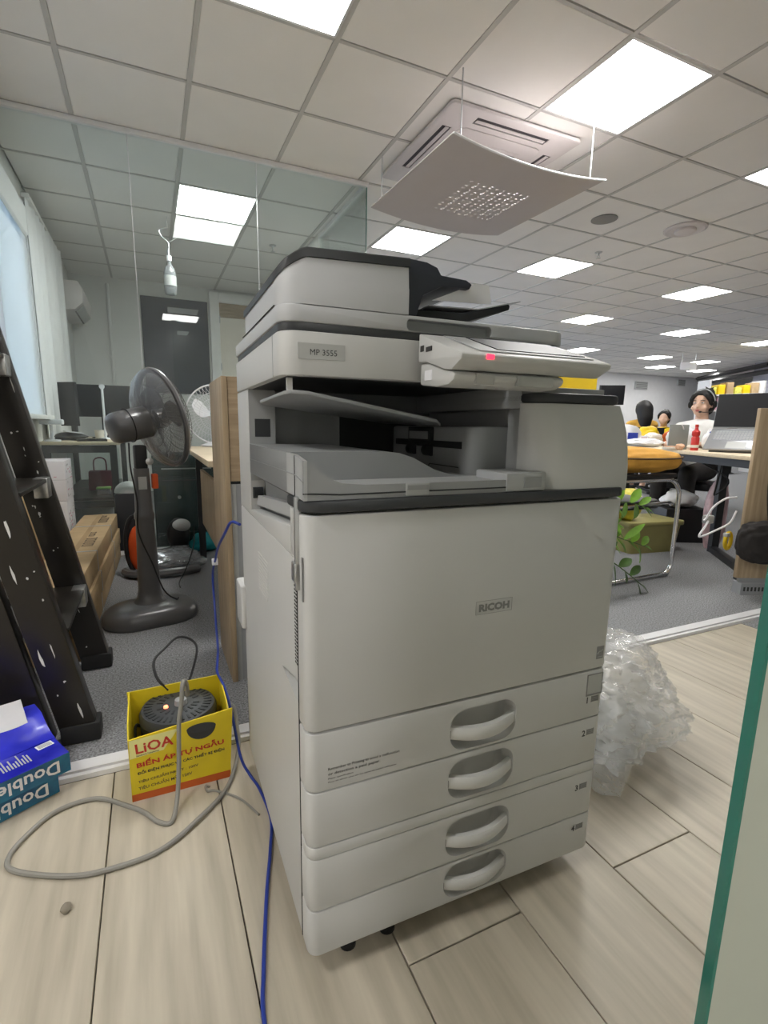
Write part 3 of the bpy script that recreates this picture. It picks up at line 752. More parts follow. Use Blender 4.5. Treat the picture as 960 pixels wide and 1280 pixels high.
# work desk behind the counter with a white fan
d2 = empty('work_desk', (.50, -.45, 0), 0, 'pale wooden desk behind the oak counter, carrying the white fan', 'desk')
bx('desk_top', (0, 1.2, 0, 1.45, .715, .74), 'maple', d2, bev=.002)
for x in (.06, 1.12):
    for y in (.05, 1.36): bx('leg', (x, x + .04, y, y + .04, 0, .715), 'steel_dk', d2)
bx('modesty_board', (.08, .098, .10, 1.3, .25, .60), 'oak', d2)
def fan_head(parent, R, mguard, mblade, mhub, wires=36, depth=.075, rimr=.008, hubm=None, nb=3):
    """guard along +Y (front), centre at origin"""
    bm = B()
    for s_, dd in ((1, depth), (-1, depth * .8)):
        for k in range(wires):
            a = 2 * PI * k / wires; pts = []
            for q in range(7):
                f = q / 6; rr_ = R * .2 + (R * .97 - R * .2) * f; y = s_ * dd * math.sqrt(max(0, 1 - (f * .98) ** 2))
                aa = a + (.35 * f * s_)
                pts.append((rr_ * math.cos(aa), y, rr_ * math.sin(aa)))
            tube(bm, pts, .0011, 4)
        for f in (.45, .7):
            rr_ = R * .2 + R * .77 * f; y = s_ * dd * math.sqrt(1 - (f * .98) ** 2)
            tube(bm, [(rr_ * math.cos(2 * PI * k / 40), y, rr_ * math.sin(2 * PI * k / 40)) for k in range(40)], .0014, 4, closed=True)
    obj('guard_wires', bm, mguard, parent, kind='stuff')
    bm = B(); tube(bm, [(R * math.cos(2 * PI * k / 48), 0, R * math.sin(2 * PI * k / 48)) for k in range(48)], rimr, 8, closed=True, rz=None); obj('guard_rim', bm, mguard, parent)
    bm = B(); lathe(bm, [(.001, depth), (R * .19, depth), (R * .2, depth * .93), (R * .19, depth * .86), (.001, depth * .86)], 28, Matrix.Rotation(-PI / 2, 4, 'X')); obj('guard_badge', bm, hubm or mguard, parent)
    bm = B(); lathe(bm, [(.001, -.03), (R * .2, -.03), (R * .2, .015), (R * .13, .04), (.001, .045)], 24, Matrix.Rotation(-PI / 2, 4, 'X')); obj('hub', bm, mhub, parent)
    for k in range(nb):
        bm = B(); a0 = 2 * PI * k / nb; V = []
        for q in range(9):
            f = q / 8; row = []
            for p in range(7):
                g = p / 6 - .5
                rr_ = R * (.18 + .66 * f); wd = (.5 + 1.0 * math.sin(PI * min(1, f * .9 + .12))) * .62
                ang = a0 + g * wd + .5 * f; y = g * -.055 * (1 - .3 * f) + .002
                row.append(bm.verts.new((rr_ * math.cos(ang), y, rr_ * math.sin(ang))))
            V.append(row)
        for i in range(8):
            for j in range(6): bm.faces.new((V[i][j], V[i + 1][j], V[i + 1][j + 1], V[i][j + 1]))
        modded('blade', bm, mblade, parent, [('SOLIDIFY', dict(thickness=.0025))])
wf = empty('desk_fan', (.705, .95, .74), math.radians(176), 'white desk fan with a turquoise hub standing on the desk behind the counter', 'fan')
bm = B(); lathe(bm, [(.001, 0), (.10, 0), (.105, .01), (.05, .03), (.001, .035)], 28); obj('base', bm, 'fan_white', wf)
bm = B(); tube(bm, [(0, -.055, .03), (0, -.055, .2)], .012, 10); obj('stem', bm, 'fan_white', wf)
hd_ = empty('fan_head', (0, 0, .207)); hd_.parent = wf
fan_head(hd_, .188, 'fan_white', 'fan_white', 'fan_teal', 48, .05, .005, 'fan_teal')
bm = B(); lathe(bm, [(.001, .04), (.05, .05), (.055, .12), (.03, .15), (.001, .15)], 24, Matrix.Rotation(PI / 2, 4, 'X')); obj('motor', bm, 'fan_white', hd_)

# pedestal fan in front, turned away to the right
pf = empty('pedestal_fan', (.255, -.105, 0), math.radians(12), 'dark grey pedestal fan with a wrapped guard standing on the carpet', 'fan')
bm = B(); rings = []
for z, f in ((0, .97), (.012, 1.), (.035, .985), (.055, .93), (.070, .82), (.080, .62), (.086, .40), (.088, .2)):
    o = rrect(-.205 * f, .205 * f, -.135 * f, .135 * f, .13 * f, 8); rings.append([(a, b, z) for a, b in o])
loft(bm, rings); obj('base', bm, 'fan_grey', pf, ang=60)
bm = B(); rings = []
for z, a, b in ((.08, .075, .062), (.10, .055, .045), (.14, .047, .037), (.35, .040, .032), (.46, .037, .030), (.47, .041, .034), (.49, .041, .034), (.50, .036, .03), (.69, .031, .026)):
    o = rrect(-a, a, -b, b, min(a, b) * .8, 5); rings.append([(p, q, z) for p, q in o])
loft(bm, rings); obj('column', bm, 'fan_grey', pf, ang=45)
bx('rating_label', (-.020, .014, -.0285, -.0262, .60, .655), 'label', pf)
bx('neck', (-.025, .025, -.024, .024, .685, .79), 'darker', pf, bev=.008)
bx('remote_hook', (.037, .062, -.028, 0, .60, .665), 'orange', pf, bev=.004)
bm = B(); lathe(bm, [(.001, 0), (.014, .003), (.016, .012), (.001, .016)], 16, Matrix.Translation((.03, -.02, .72)) @ Matrix.Rotation(PI / 2, 4, 'X')); obj('tilt_knob', bm, 'metal', pf)
bm = B(); tube(bm, [(-.045, -.02, .80), (-.05, -.045, .70), (-.035, -.055, .55), (-.04, -.06, .42), (.005, -.06, .28), (.05, -.055, .14), (.10, -.05, .088), (.115, -.035, .087)], .0035, 6, sm=6); obj('power_cord', bm, 'black', pf)
fh = empty('fan_head', (.105, .03, .905)); fh.parent = pf
ax = Vector((.955, .20, .22)).normalized()
fh.rotation_mode = 'QUATERNION'; fh.rotation_quaternion = Vector((0, 1, 0)).rotation_difference(ax)
# parts of the head are direct children of the fan
def reparent(src, dst):
    bpy.context.view_layer.update()
    mt = src.matrix_basis.copy()
    for ch in list(src.children):
        me = ch.data
        if me.users > 1: me = me.copy(); ch.data = me
        me.transform(mt); ch.parent = dst
    bpy.data.objects.remove(src)
fan_head(fh, .208, 'fan_grey', 'fan_blade', 'fan_grey', 56, .075, .013)
bm = B(); lathe(bm, [(.001, .055), (.064, .058), (.068, .068), (.067, .16), (.064, .205), (.056, .222), (.035, .230), (.001, .231)], 28, Matrix.Rotation(PI / 2, 4, 'X')); obj('motor_housing', bm, 'fan_grey', fh, ang=50)
bm = B(); tube(bm, [(.0705 * math.cos(2 * PI * k / 30), -.15, .0705 * math.sin(2 * PI * k / 30)) for k in range(30)], .0025, 6, closed=True); obj('cable_tie', bm, 'black', fh)
bm = B(); V = []
random.seed(5)
for q in range(9):
    f = q / 8; row = []
    for k in range(56):
        a = 2 * PI * k / 56; rr_ = .07 + .147 * f; y = -.066 * math.sqrt(max(0, 1 - (f * .99) ** 2)) - .008
        y += .010 * noise.noise(Vector((5 * math.cos(a), 5 * math.sin(a), f * 5))) * (1 - abs(2 * f - 1))
        row.append(bm.verts.new((rr_ * math.cos(a), y, rr_ * math.sin(a))))
    V.append(row)
for q in range(8):
    for k in range(56): bm.faces.new((V[q][k], V[q][(k + 1) % 56], V[q + 1][(k + 1) % 56], V[q + 1][k]))
obj('dust_wrap', bm, 'fan_film', fh)
reparent(fh, pf); reparent(hd_, wf)

# A-frame ladder, black and paint-spattered
ld = empty('step_ladder', (0, 0, 0), 0, 'black steel step ladder spattered with white paint, standing at the left edge on the carpet', 'ladder')
LA, LB = Vector((.075, 0, 0)), Vector((-.235, 0, 1.72))       # foot and top in x,z of the front frame
def lad(x, y, z): return Vector((x, y, z))
dirv = (LB - LA).normalized(); nrm = Vector((dirv.z, 0, -dirv.x))
def stile(name, yc, foot, top, w_, d_, par):
    bm = B(); a = Vector((foot[0], yc, foot[1])); b = Vector((top[0], yc, top[1])); d = (b - a).normalized(); n = Vector((d.z, 0, -d.x))
    pts = [a - n * w_ / 2 - Vector((0, d_ / 2, 0)), a + n * w_ / 2 - Vector((0, d_ / 2, 0)), a + n * w_ / 2 + Vector((0, d_ / 2, 0)), a - n * w_ / 2 + Vector((0, d_ / 2, 0))]
    prism(bm, pts, b - a, bev=.003); st = obj(name, bm, 'black_paint', par); return st, d, n
st1, d1, n1 = stile('stile', -1.0, (.068, .03), (-.26, 1.70), .088, .050, ld)
st2, d2_, n2 = stile('stile', -.53, (.068, .03), (-.26, 1.70), .088, .050, ld)
for yc, st in ((-1.0, st1), (-.53, st2)):
    bm = B(); box(bm, .022, .120, yc - .032, yc + .032, 0, .055, bev=.006); obj('rubber_foot', bm, 'rubber', st)
    random.seed(int(yc * 100) + 9)
    bm = B()
    for k in range(17):                                       # splashes of white paint, thin but real
        tt = random.uniform(.05, 1.0); c = Vector((.070, yc - .0258, .03)) + d1 * tt + n1 * random.uniform(-.03, .03)
        ln = random.choice((.002, .003, .004, .008, .028)); wd = random.uniform(.0012, .004)
        q = [c + n1 * wd * random.uniform(.5, 1.2) * math.cos(2 * PI * i / 9) + d1 * ln * random.uniform(.55, 1.2) * math.sin(2 * PI * i / 9) for i in range(9)]
        prism(bm, q, (0, -.0008, 0))
    obj('paint_splash', bm, 'paint_spot', st, kind='stuff')
for z in (.31, .69, 1.07, 1.45):
    tt = (z - .03) / d1.z; c = Vector((.070, 0, .03)) + d1 * tt
    bm = B(); prism(bm, [(c.x + .045, -.975, z), (c.x + .045, -.557, z), (c.x - .085, -.557, z), (c.x - .085, -.975, z)], (0, 0, .012), bev=.002)
    tr_ = obj('step', bm, 'black_paint', ld)
    bm = B(); prism(bm, [(c.x + .047, -.62, z - .05), (c.x + .047, -.557, z - .05), (c.x + .047, -.557, z + .014), (c.x + .047, -.62, z + .014)], (-.04, 0, 0), bev=.002); obj('step_bracket', bm, 'tread', tr_)
for yc in (-1.0, -.53):
    st, _, _ = stile('rear_stile', yc, (-.035, .012), (-.352, 1.68), .088, .046, ld)
bm = B(); box(bm, -.41, -.21, -1.03, -.50, 1.70, 1.725, bev=.004); obj('top_cap', bm, 'black_paint', ld)
for z in (.35, .95):
    bm = B(); box(bm, -.058 - z * .19, -.038 - z * .19, -.975, -.555, z, z + .03); obj('brace', bm, 'black_paint', ld)
# crumpled clear wrap behind the ladder
bm = B(); ball(bm, (-.26, -.74, .20), (.07, .13, .20), 4)
for v in bm.verts: v.co += v.normal * .05 * noise.noise(v.co * 9); v.co.z = max(.003, v.co.z)
obj('plastic_wrap', bm, 'clear_film', label='crumpled clear plastic wrap on the carpet behind the black ladder', cat='plastic wrap')

# long brown cartons on the carpet
for k in range(3):
    z = k * .098; dx = (.0, .006, -.004)[k]
    c = empty('long_carton', (-.045 + dx, .345, z), math.radians(-1.6), ('long brown carton lying at the bottom of the stack on the carpet', 'long brown carton in the middle of the stack', 'long brown printed carton on top of the stack by the ladder')[k], 'carton', 'long brown cartons')
    bx('box_body', (-.095, .095, -.815, .815, 0, .097), 'kraft', c, bev=.003)
    for y in (-.25, .40):
        bm = B(); box(bm, -.0965, .0965, y - .006, y + .006, -.0 if k else .0005, .0985 if k == 2 else .097); obj('strap', bm, 'label', c)
    bx('seam_tape', (-.012, .012, -.815, .815, .0970, .0974), 'kraft_dk', c) if k == 2 else None
    if k == 2:
        random.seed(3)
        for (y0, n_, hh_) in ((-.14, 11, .05), (.10, 6, .03), (.50, 9, .05), (.68, 4, .03)):
            bm = B(); y = y0
            for q in range(n_):
                a = random.uniform(.010, .018); box(bm, .015, .015 + hh_, y, y + a * .35, .0971, .0978)
                if q % 2: box(bm, .015, .022, y, y + a, .0971, .0978)
                if q % 3: box(bm, .015 + hh_ - .007, .015 + hh_, y, y + a, .0971, .0978)
                y += a + .006
            obj('carton_print', bm, 'kraft_ink', c, kind='stuff')
# printed white cartons
random.seed(4)
for k, (z0, hh_) in enumerate(((0, .425), (.426, .235))):
    c = empty('printed_carton', (-.27 + .004 * k, .89, z0), math.radians(0), ('white printed carton at the bottom, behind the long brown cartons', 'white printed carton standing on the other white carton under the desk')[k], 'carton', 'white printed cartons')
    bx('box_body', (-.105, .10, 0, .28, 0, hh_), 'carton_white', c, bev=.003)
    bx('lid_gap', (-.1055, .1005, -.0005, .2805, hh_ * .53, hh_ * .53 + .002), 'label', c)
    bm = B()
    for q in range(14):
        y, z = random.uniform(.02, .25), random.uniform(hh_ * (.55 if k == 0 else .05), hh_ - .03); a, b = random.uniform(.005, .018), random.uniform(.005, .03)
        prism(bm, [(.1002, y, z), (.1002, y + a, z + b * .3), (.1002, y + a * .7, z + b), (.1002, y + a * .1, z + b * .8)], (.0006, 0, 0))
    obj('carton_print', bm, 'ink_grey', c, kind='stuff')
    bm = B()
    for q in range(7):
        y, z = random.uniform(.03, .2), random.uniform(hh_ * (.55 if k == 0 else .1), hh_ - .04); box(bm, .1002, .1008, y, y + random.uniform(.02, .06), z, z + .006)
    for q in range(5): box(bm, -.08 + q * .03, -.065 + q * .03, -.0008, 0, hh_ * .6, hh_ * .62)
    obj('carton_mark', bm, 'pink', c, kind='stuff')
kb = empty('brown_carton', (-.36, .62, 0), 0, 'plain brown carton half hidden between the ladder and the white cartons', 'carton')
bx('box_body', (-.10, .13, 0, .26, 0, .47), 'kraft', kb, bev=.003); bx('seam_tape', (-.10, .13, .12, .15, .47, .4705), 'kraft_dk', kb)

# open yellow carton with a voltage stabiliser
yb = empty('yellow_carton', (.323, -1.268, 0), 0, 'open yellow printed cardboard box on the floor beside the copier', 'box')
X0, X1, Y0, Y1 = -.117, .108, -.062, .105
def wallp(name, pts, th, m): 
    bm = B(); prism(bm, pts, th); return obj(name, bm, m, yb)
fw = wallp('front_wall', [(X0, Y0, 0), (X1, Y0, 0), (X1 + .012, Y0, .188), (X0 + .002, Y0, .160)], (0, .004, 0), 'yellow_box')
wallp('back_wall', [(X0, Y1 - .004, 0), (X1, Y1 - .004, 0), (X1 + .004, Y1 - .004, .200), (X0 - .004, Y1 - .004, .196)], (0, .004, 0), 'yellow_box')
wallp('side_wall', [(X0, Y0 + .0045, 0), (X0, Y1 - .0045, 0), (X0, Y1 - .0045, .198), (X0, Y0 + .03, .185), (X0, Y0 + .0045, .160)], (.003, 0, 0), 'yellow_box')
wallp('side_wall', [(X1, Y0 + .0045, 0), (X1, Y1 - .0045, 0), (X1, Y1 - .0045, .200), (X1, Y0 + .03, .196), (X1, Y0 + .0045, .187)], (.003, 0, 0), 'yellow_box')
bx('box_bottom', (X0 + .004, X1 - .001, Y0 + .005, Y1 - .005, 0, .003), 'kraft', yb)
bm = B(); prism(bm, [(X0 + .0005, Y0 - .0006, .0005), (X1 - .0005, Y0 - .0006, .0005), (X1 + .001, Y0 - .0006, .020), (X0 + .0008, Y0 - .0006, .018)], (0, .0005, 0)); obj('bottom_band', bm, 'red_band', fw)
bm = B(); prism(bm, [(X0 + .002, Y0 - .0006, .112), (X0 + .075, Y0 - .0006, .118), (X0 + .11, Y0 - .0006, .165), (X0 + .003, Y0 - .0006, .1585)], (0, .0005, 0)); obj('pale_panel', bm, 'box_pale', fw)
sk = Vector((1, 0, .06))
def bt(s_, m, x, z, h, wd, b=.02): text('box_lettering', s_, m, fw, (x, Y0 - .0012, z), sk, (0, 0, 1), h=h, width=wd, bold=b)
bt('LiOA', 'red_ink', X0 + .016, .122, .026, .082, .02)
bt('Standard & Transformer', 'kraft_ink', X0 + .016, .1155, .004, .05)
bt('BIẾN ÁP TỰ NGẪU', 'red_ink', X0 + .016, .083, .022, .198, .03)
bt('ĐỔI ĐIỆN PHỤC VỤ CÁC THIẾT BỊ ĐIỆN', 'ink', X0 + .016, .066, .0125, .198, .03)
bt('TIÊU CHUẨN NHẬT : 100V', 'kraft_ink', X0 + .016, .044, .012, .135, .015)
bt('TIÊU CHUẨN MỸ : 120V', 'kraft_ink', X0 + .016, .028, .012, .120, .015)
bm = B(); o = [(.022 + .034 * math.cos(a) * (1 if math.sin(a) > 0 else .98), .150 + (.012 if math.sin(a) > 0 else .030) * math.sin(a)) for a in [2 * PI * k / 28 for k in range(28)]]
prism(bm, [(X0 + .112 + a + .028, Y0 - .0007, b + .004) for a, b in o], (0, .0005, 0)); pic = obj('printed_picture', bm, 'ink', fw)
bm = B(); prism(bm, [(X0 + .162 + .034 * math.cos(2 * PI * k / 28), Y0 - .0011, .154 + .011 * math.sin(2 * PI * k / 28)) for k in range(28)], (0, .0004, 0)); obj('picture_top', bm, 'dark', pic)
tf_ = empty('transformer', (.322, -1.226, 0), 0, 'round black slotted transformer standing inside the open yellow box', 'transformer')
bm = B(); lathe(bm, [(.001, .003), (.09, .003), (.092, .02), (.092, .135), (.088, .142), (.001, .142)], 40); obj('housing', bm, 'black', tf_)
bm = B(); lathe(bm, [(.0885, .142), (.0935, .145), (.0935, .158), (.088, .168), (.05, .173), (.001, .173)], 40); lid_ = obj('lid', bm, 'dark', tf_)
bm = B()
for rr_, n_, ln in ((.072, 34, .020), (.045, 20, .016)):
    for k in range(n_):
        if rr_ < .05 and k % 5 == 0: continue
        box(bm, rr_ - ln / 2, rr_ + ln / 2, -.0026, .0026, .1705 if rr_ > .06 else .1736, .1718 if rr_ > .06 else .1745, mtx=Matrix.Rotation(2 * PI * k / n_, 4, 'Z'))
obj('vent_slots', bm, 'darker', lid_, kind='stuff')
bm = B(); lathe(bm, [(.001, .173), (.016, .173), (.014, .186), (.001, .188)], 20, Matrix.Translation((.006, -.006, 0))); obj('lid_button', bm, 'grey', lid_)
bm = B(); lathe(bm, [(.001, .1735), (.006, .1735), (.005, .178), (.001, .179)], 12, Matrix.Translation((-.03, -.012, 0))); obj('pilot_light', bm, 'led_amber', lid_)
bm = B(); tube(bm, [(-.09, 0, .13), (-.102, -.005, .135), (-.104, -.02, .10), (-.100, -.03, .05), (-.085, -.045, .012)], .004, 6, sm=5); obj('lead', bm, 'black', tf_)
bx('rating_plate', (-.09, -.05, -.0805, -.079, .06, .12), 'label', tf_)
# reams of copy paper
def ream(loc, rz, label, wrapped):
    e = empty('paper_ream', loc, rz, label, 'paper ream', 'reams of copy paper')
    bm = B(); box(bm, -.297, 0, 0, .21, .001, .050, bev=.002); obj('wrapper', bm, 'ream_blue', e)
    bm = B(); prism(bm, [(-.2965, -.0008, .002), (-.0005, -.0008, .002), (-.0005, -.0008, .049), (-.2965, -.0008, .049)], (0, .0006, 0)); fr_ = obj('front_print', bm, 'ream_teal', e)
    text('ream_lettering', 'Double', 'paper', fr_, (-.024, -.0012, .041), (-1, 0, 0), (0, 0, -1), h=.031, width=.125, bold=.02).data.transform(Matrix.Translation((0, -.0004, 0)))
    return e
r1 = ream((.045, -1.224, 0), math.radians(30), 'lower blue ream of copy paper on the floor at the left edge', 0)
r2 = ream((.073, -1.224, .051), math.radians(28), 'upper blue ream of copy paper with its wrapper torn open', 1)
wr = None
bm = B(); prism(bm, [(-.045, .06, .0505), (-.010, .062, .0505), (-.012, .082, .0505), (-.047, .08, .0505)], (0, 0, .0006)); bc = obj('barcode_patch', bm, 'paper', r2)
bm = B()
for q in range(4): box(bm, -.043, -.014, .0645 + q * .004, .0660 + q * .004, .0511, .0516)
obj('barcode_lines', bm, 'ink_grey', bc, kind='stuff')
bm = B()
random.seed(8)
for q in range(10): box(bm, -.125 + q * .006, -.122 + q * .006, .03, .05 + random.uniform(.0, .03), .0504, .0507)
obj('wrapper_text', bm, 'label', r2, kind='stuff')
bm = B(); V = []
for i in range(15):
    row = []
    for j in range(9):
        x = -.297 + .297 * i / 14; f = j / 8
        y = .085 + .125 * f; z = .0512 + .045 * math.sin(PI * min(1, f * 1.1) * .5) ** 2 + .008 * noise.noise(Vector((x * 30, f * 4, 1)))
        row.append(bm.verts.new((x, y, z)))
    V.append(row)
for i in range(14):
    for j in range(8): bm.faces.new((V[i][j], V[i + 1][j], V[i + 1][j + 1], V[i][j + 1]))
modded('torn_flap', bm, 'ream_blue', r2, [('SOLIDIFY', dict(thickness=.001))])
bm = B(); V = []
for i in range(13):
    row = []
    for j in range(7):
        x = -.297 + .262 * i / 12; f = j / 6
        row.append(bm.verts.new((x, .155 + .035 * f + .004 * math.sin(i), .082 + .052 * f + .006 * noise.noise(Vector((x * 20, f * 5, 3))))))
    V.append(row)
for i in range(12):
    for j in range(6): bm.faces.new((V[i][j], V[i + 1][j], V[i + 1][j + 1], V[i][j + 1]))
modded('torn_paper', bm, 'paper', r2, [('SOLIDIFY', dict(thickness=.001))])
# cables on the floor
GC = [(.332, -1.345, .287), (.326, -1.35, .24), (.318, -1.352, .19), (.312, -1.36, .09), (.304, -1.39, .03), (.289, -1.435, .0055), (.262, -1.425, .0055), (.235, -1.385, .0055), (.197, -1.345, .0055), (.127, -1.290, .0055), (.048, -1.300, .0055), (-.002, -1.360, .0055), (-.020, -1.410, .0055), (.001, -1.450, .0055), (.090, -1.500, .0055), (.161, -1.517, .0055), (.263, -1.508, .0055), (.348, -1.450, .0085), (.420, -1.368, .0055), (.464, -1.253, .02), (.470, -1.20, .05), (.478, -1.10, .05), (.482, -1.00, .006)]
bm = B(); tube(bm, [(.343, -1.29, .225), (.340, -1.315, .270)] + GC, .0052, 8, sm=7)
o = obj('power_cable', bm, 'cable_grey', label='thick grey cable rising from the yellow box and looping over the wooden floor', cat='cable')
bm = B(); tube(bm, [(.378, -1.352, .004), (.370, -1.345, .004), (.372, -1.366, .004), (.391, -1.372, .004), (.440, -1.422, .004), (.472, -1.49, .004)], .0028, 6, sm=6)
obj('thin_cable', bm, 'cable_grey', label='thin grey cable lying on the floor between the yellow box and the copier', cat='cable')
BC = [(.482, -1.30, .645), (.470, -1.24, .640), (.462, -1.174, .597), (.462, -1.0, .52), (.468, -.93, .49), (.474, -.885, .40), (.474, -.88, .33), (.472, -.92, .25), (.464, -.99, .13), (.456, -1.08, .06), (.450, -1.135, .225), (.452, -1.18, .185), (.458, -1.22, .09)]
BC = [(.482, -1.30, .645), (.470, -1.24, .640), (.461, -1.174, .597), (.460, -1.03, .53), (.461, -.935, .47), (.458, -.86, .40), (.457, -.88, .31), (.452, -.95, .25), (.445, -1.04, .22), (.432, -1.13, .215), (.428, -1.165, .2055), (.437, -1.23, .195), (.446, -1.285, .15), (.458, -1.33, .05), (.477, -1.352, .006), (.489, -1.41, .006), (.494, -1.512, .006), (.474, -1.598, .006), (.450, -1.68, .006), (.432, -1.748, .006), (.412, -1.83, .006), (.398, -1.905, .006), (.39, -2.1, .006), (.38, -2.3, .006)]
bc_ = empty('network_cable', BC[0], 0, 'blue network cable hanging from the copier and running over the floor', 'cable')
bm = B(); tube(bm, [Vector(p) - Vector(BC[0]) for p in BC], .0036, 8, sm=7); obj('cord', bm, 'cable_blue', bc_)
bm = B(); box(bm, -.030, -.012, .382, .395, -.200, -.180, bev=.001); obj('cable_tag', bm, 'paper', bc_)
bm = B(); tube(bm, [(.300, -1.165, .182), (.275, -1.16, .22), (.27, -1.12, .25), (.30, -1.08, .265), (.335, -1.03, .27), (.37, -1.02, .255), (.385, -1.05, .235), (.365, -1.12, .20), (.345, -1.165, .18)], .0035, 6, sm=6)
obj('black_lead', bm, 'black', label='thin black cable looped above the back edge of the yellow box', cat='cable')
bm = B(); ball(bm, (0, 0, .006), (.009, .012, .006), 2)
for v in bm.verts: v.co += v.normal * .002 * noise.noise(v.co * 300)
o = obj('pebble', bm, 'stone', label='small brown crumb lying alone on the wooden floor', cat='pebble'); o.location = (.103, -1.577, 0)

# back office behind the glass
ds = empty('office_desk', (-.465, 1.92, 0), 0, 'pale desk with black steel legs behind the glass, carrying the keyboards and monitors', 'desk')
bx('desk_top', (0, .545, 0, 1.75, .715, .74), 'maple', ds, bev=.003)
for x in (.02, .47):
    for y in (.02, 1.66): bx('leg', (x, x + .05, y, y + .05, 0, .715), 'steel_dk', ds)
for z in (.655, .22):
    bx('rail', (.07, .47, .025, .06, z, z + .055), 'steel_dk', ds)
bx('shelf', (.07, .47, .07, 1.6, .275, .295), 'steel_dk', ds)
def monitor(name, x, y, rz, w_, h_, z0, label, stand=True):
    e = empty(name, (x, y, .741), rz, label, 'monitor', 'monitors on the back office desk')
    p = bx('display', (-w_ / 2, w_ / 2, -.015, .015, z0, z0 + h_), 'screen', e, bev=.004)
    bx('screen_back', (-w_ / 2 + .04, w_ / 2 - .04, .015, .03, z0 + .05, z0 + h_ - .05), 'dark', e, bev=.006)
    bx('stand', (-.025, .025, .031, .05, .01, z0 + .14), 'dark', e); bx('foot', (-.11, .11, -.07, .12, 0, .0095), 'dark', e, bev=.003)
    return e
monitor('monitor', -.09, 3.05, 0, .49, .30, .20, 'wide dark monitor seen from the front on the back office desk, behind the fan')
monitor('monitor', -.305, 2.46, math.radians(-38), .17, .36, .115, 'narrow angled dark monitor beside the window blind')
cam_ = empty('white_bracket', (-.055, 2.56, .741), 0, 'white upright stand with a round top in front of the wide monitor', 'stand')
bm = B(); lathe(bm, [(.001, 0), (.05, 0), (.045, .012), (.010, .016), (.010, .44), (.001, .44)], 16); obj('post', bm, 'paper', cam_)
bm = B(); lathe(bm, [(.001, -.01), (.022, -.01), (.022, .01), (.001, .01)], 20, Matrix.Translation((0, 0, .455)) @ Matrix.Rotation(PI / 2, 4, 'X')); obj('round_top', bm, 'paper', cam_)
kbd = empty('keyboard', (-.13, 2.02, .741), math.radians(6), 'flat black keyboard at the front edge of the back office desk', 'keyboard')
bx('case', (-.09, .12, -.04, .06, 0, .016), 'black', kbd, bev=.003)
bm = B()
for i in range(11):
    for j in range(4): box(bm, -.082 + i * .018, -.068 + i * .018, -.033 + j * .021, -.017 + j * .021, .016, .020)
obj('keys', bm, 'dark', kbd, kind='stuff')
bm = B(); ball(bm, (0, 0, .03), (.12, .07, .035), 3)
for v in bm.verts: v.co += v.normal * .02 * noise.noise(v.co * 14); v.co.z = max(0, v.co.z)
o = obj('cable_heap', bm, 'black', label='dark heap of cables and papers behind the keyboard', cat='cables'); o.location = (-.27, 2.22, .741)
o = bx('paper_scraps', (-.07, .06, -.03, .05, .0, .008), 'paper', None, label='white paper lying on top of the cable heap on the back desk', cat='paper'); o.location = (-.25, 2.2, .803); o.rotation_euler = (0, .12, .4)
cup = empty('cup', (-.11, 2.66, .741), 0, 'small cream cup beside the white stand', 'cup')
bm = B(); lathe(bm, [(.001, 0), (.033, 0), (.04, .08), (.037, .08), (.031, .006), (.001, .006)], 24); obj('cup_body', bm, 'cream', cup)
bm = B(); tube(bm, [(.038, 0, .065), (.058, 0, .055), (.055, 0, .03), (.034, 0, .02)], .005, 6, sm=4); obj('handle', bm, 'cream', cup)
wl = empty('desk_lamp', (-.375, 1.99, .741), 0, 'small white stand at the left end of the back desk in front of the blind', 'stand')
bm = B(); lathe(bm, [(.001, 0), (.055, 0), (.055, .012), (.012, .016), (.012, .125), (.001, .125)], 20); obj('base', bm, 'paper', wl)
bx('top_tray', (-.07, .08, -.05, .05, .126, .165), 'paper', wl, bev=.008)
# bags and lids on the desk's shelf
hb = empty('handbag', (-.12, 2.55, .296), 0, 'dark red handbag standing on the shelf under the back desk', 'bag')
bm = B(); prism(bm, [(-.10, -.05, 0), (.10, -.05, 0), (.09, -.05, .17), (-.09, -.05, .17)], (0, .10, 0), bev=.01); obj('bag_body', bm, 'maroon', hb)
bm = B(); tube(bm, [(-.05, 0, .165), (-.045, 0, .26), (0, 0, .285), (.045, 0, .26), (.05, 0, .165)], .007, 6, sm=5); obj('handle', bm, 'maroon', hb)
lb = empty('lunch_box', (-.075, 2.18, .296), 0, 'green-lidded clear lunch box in front of the dark red handbag', 'box')
bx('tub', (-.05, .05, -.04, .04, 0, .05), 'clear_film', lb, bev=.006); bx('lid', (-.053, .053, -.043, .043, .0505, .064), 'green_lid', lb, bev=.004)
o = bx('glass_board', (-.38, .04, -.008, .008, .0, .36), 'glass', None, label='clear sheet leaning behind the handbag under the back desk', cat='glass sheet'); o.location = (-.01, 2.75, .297)
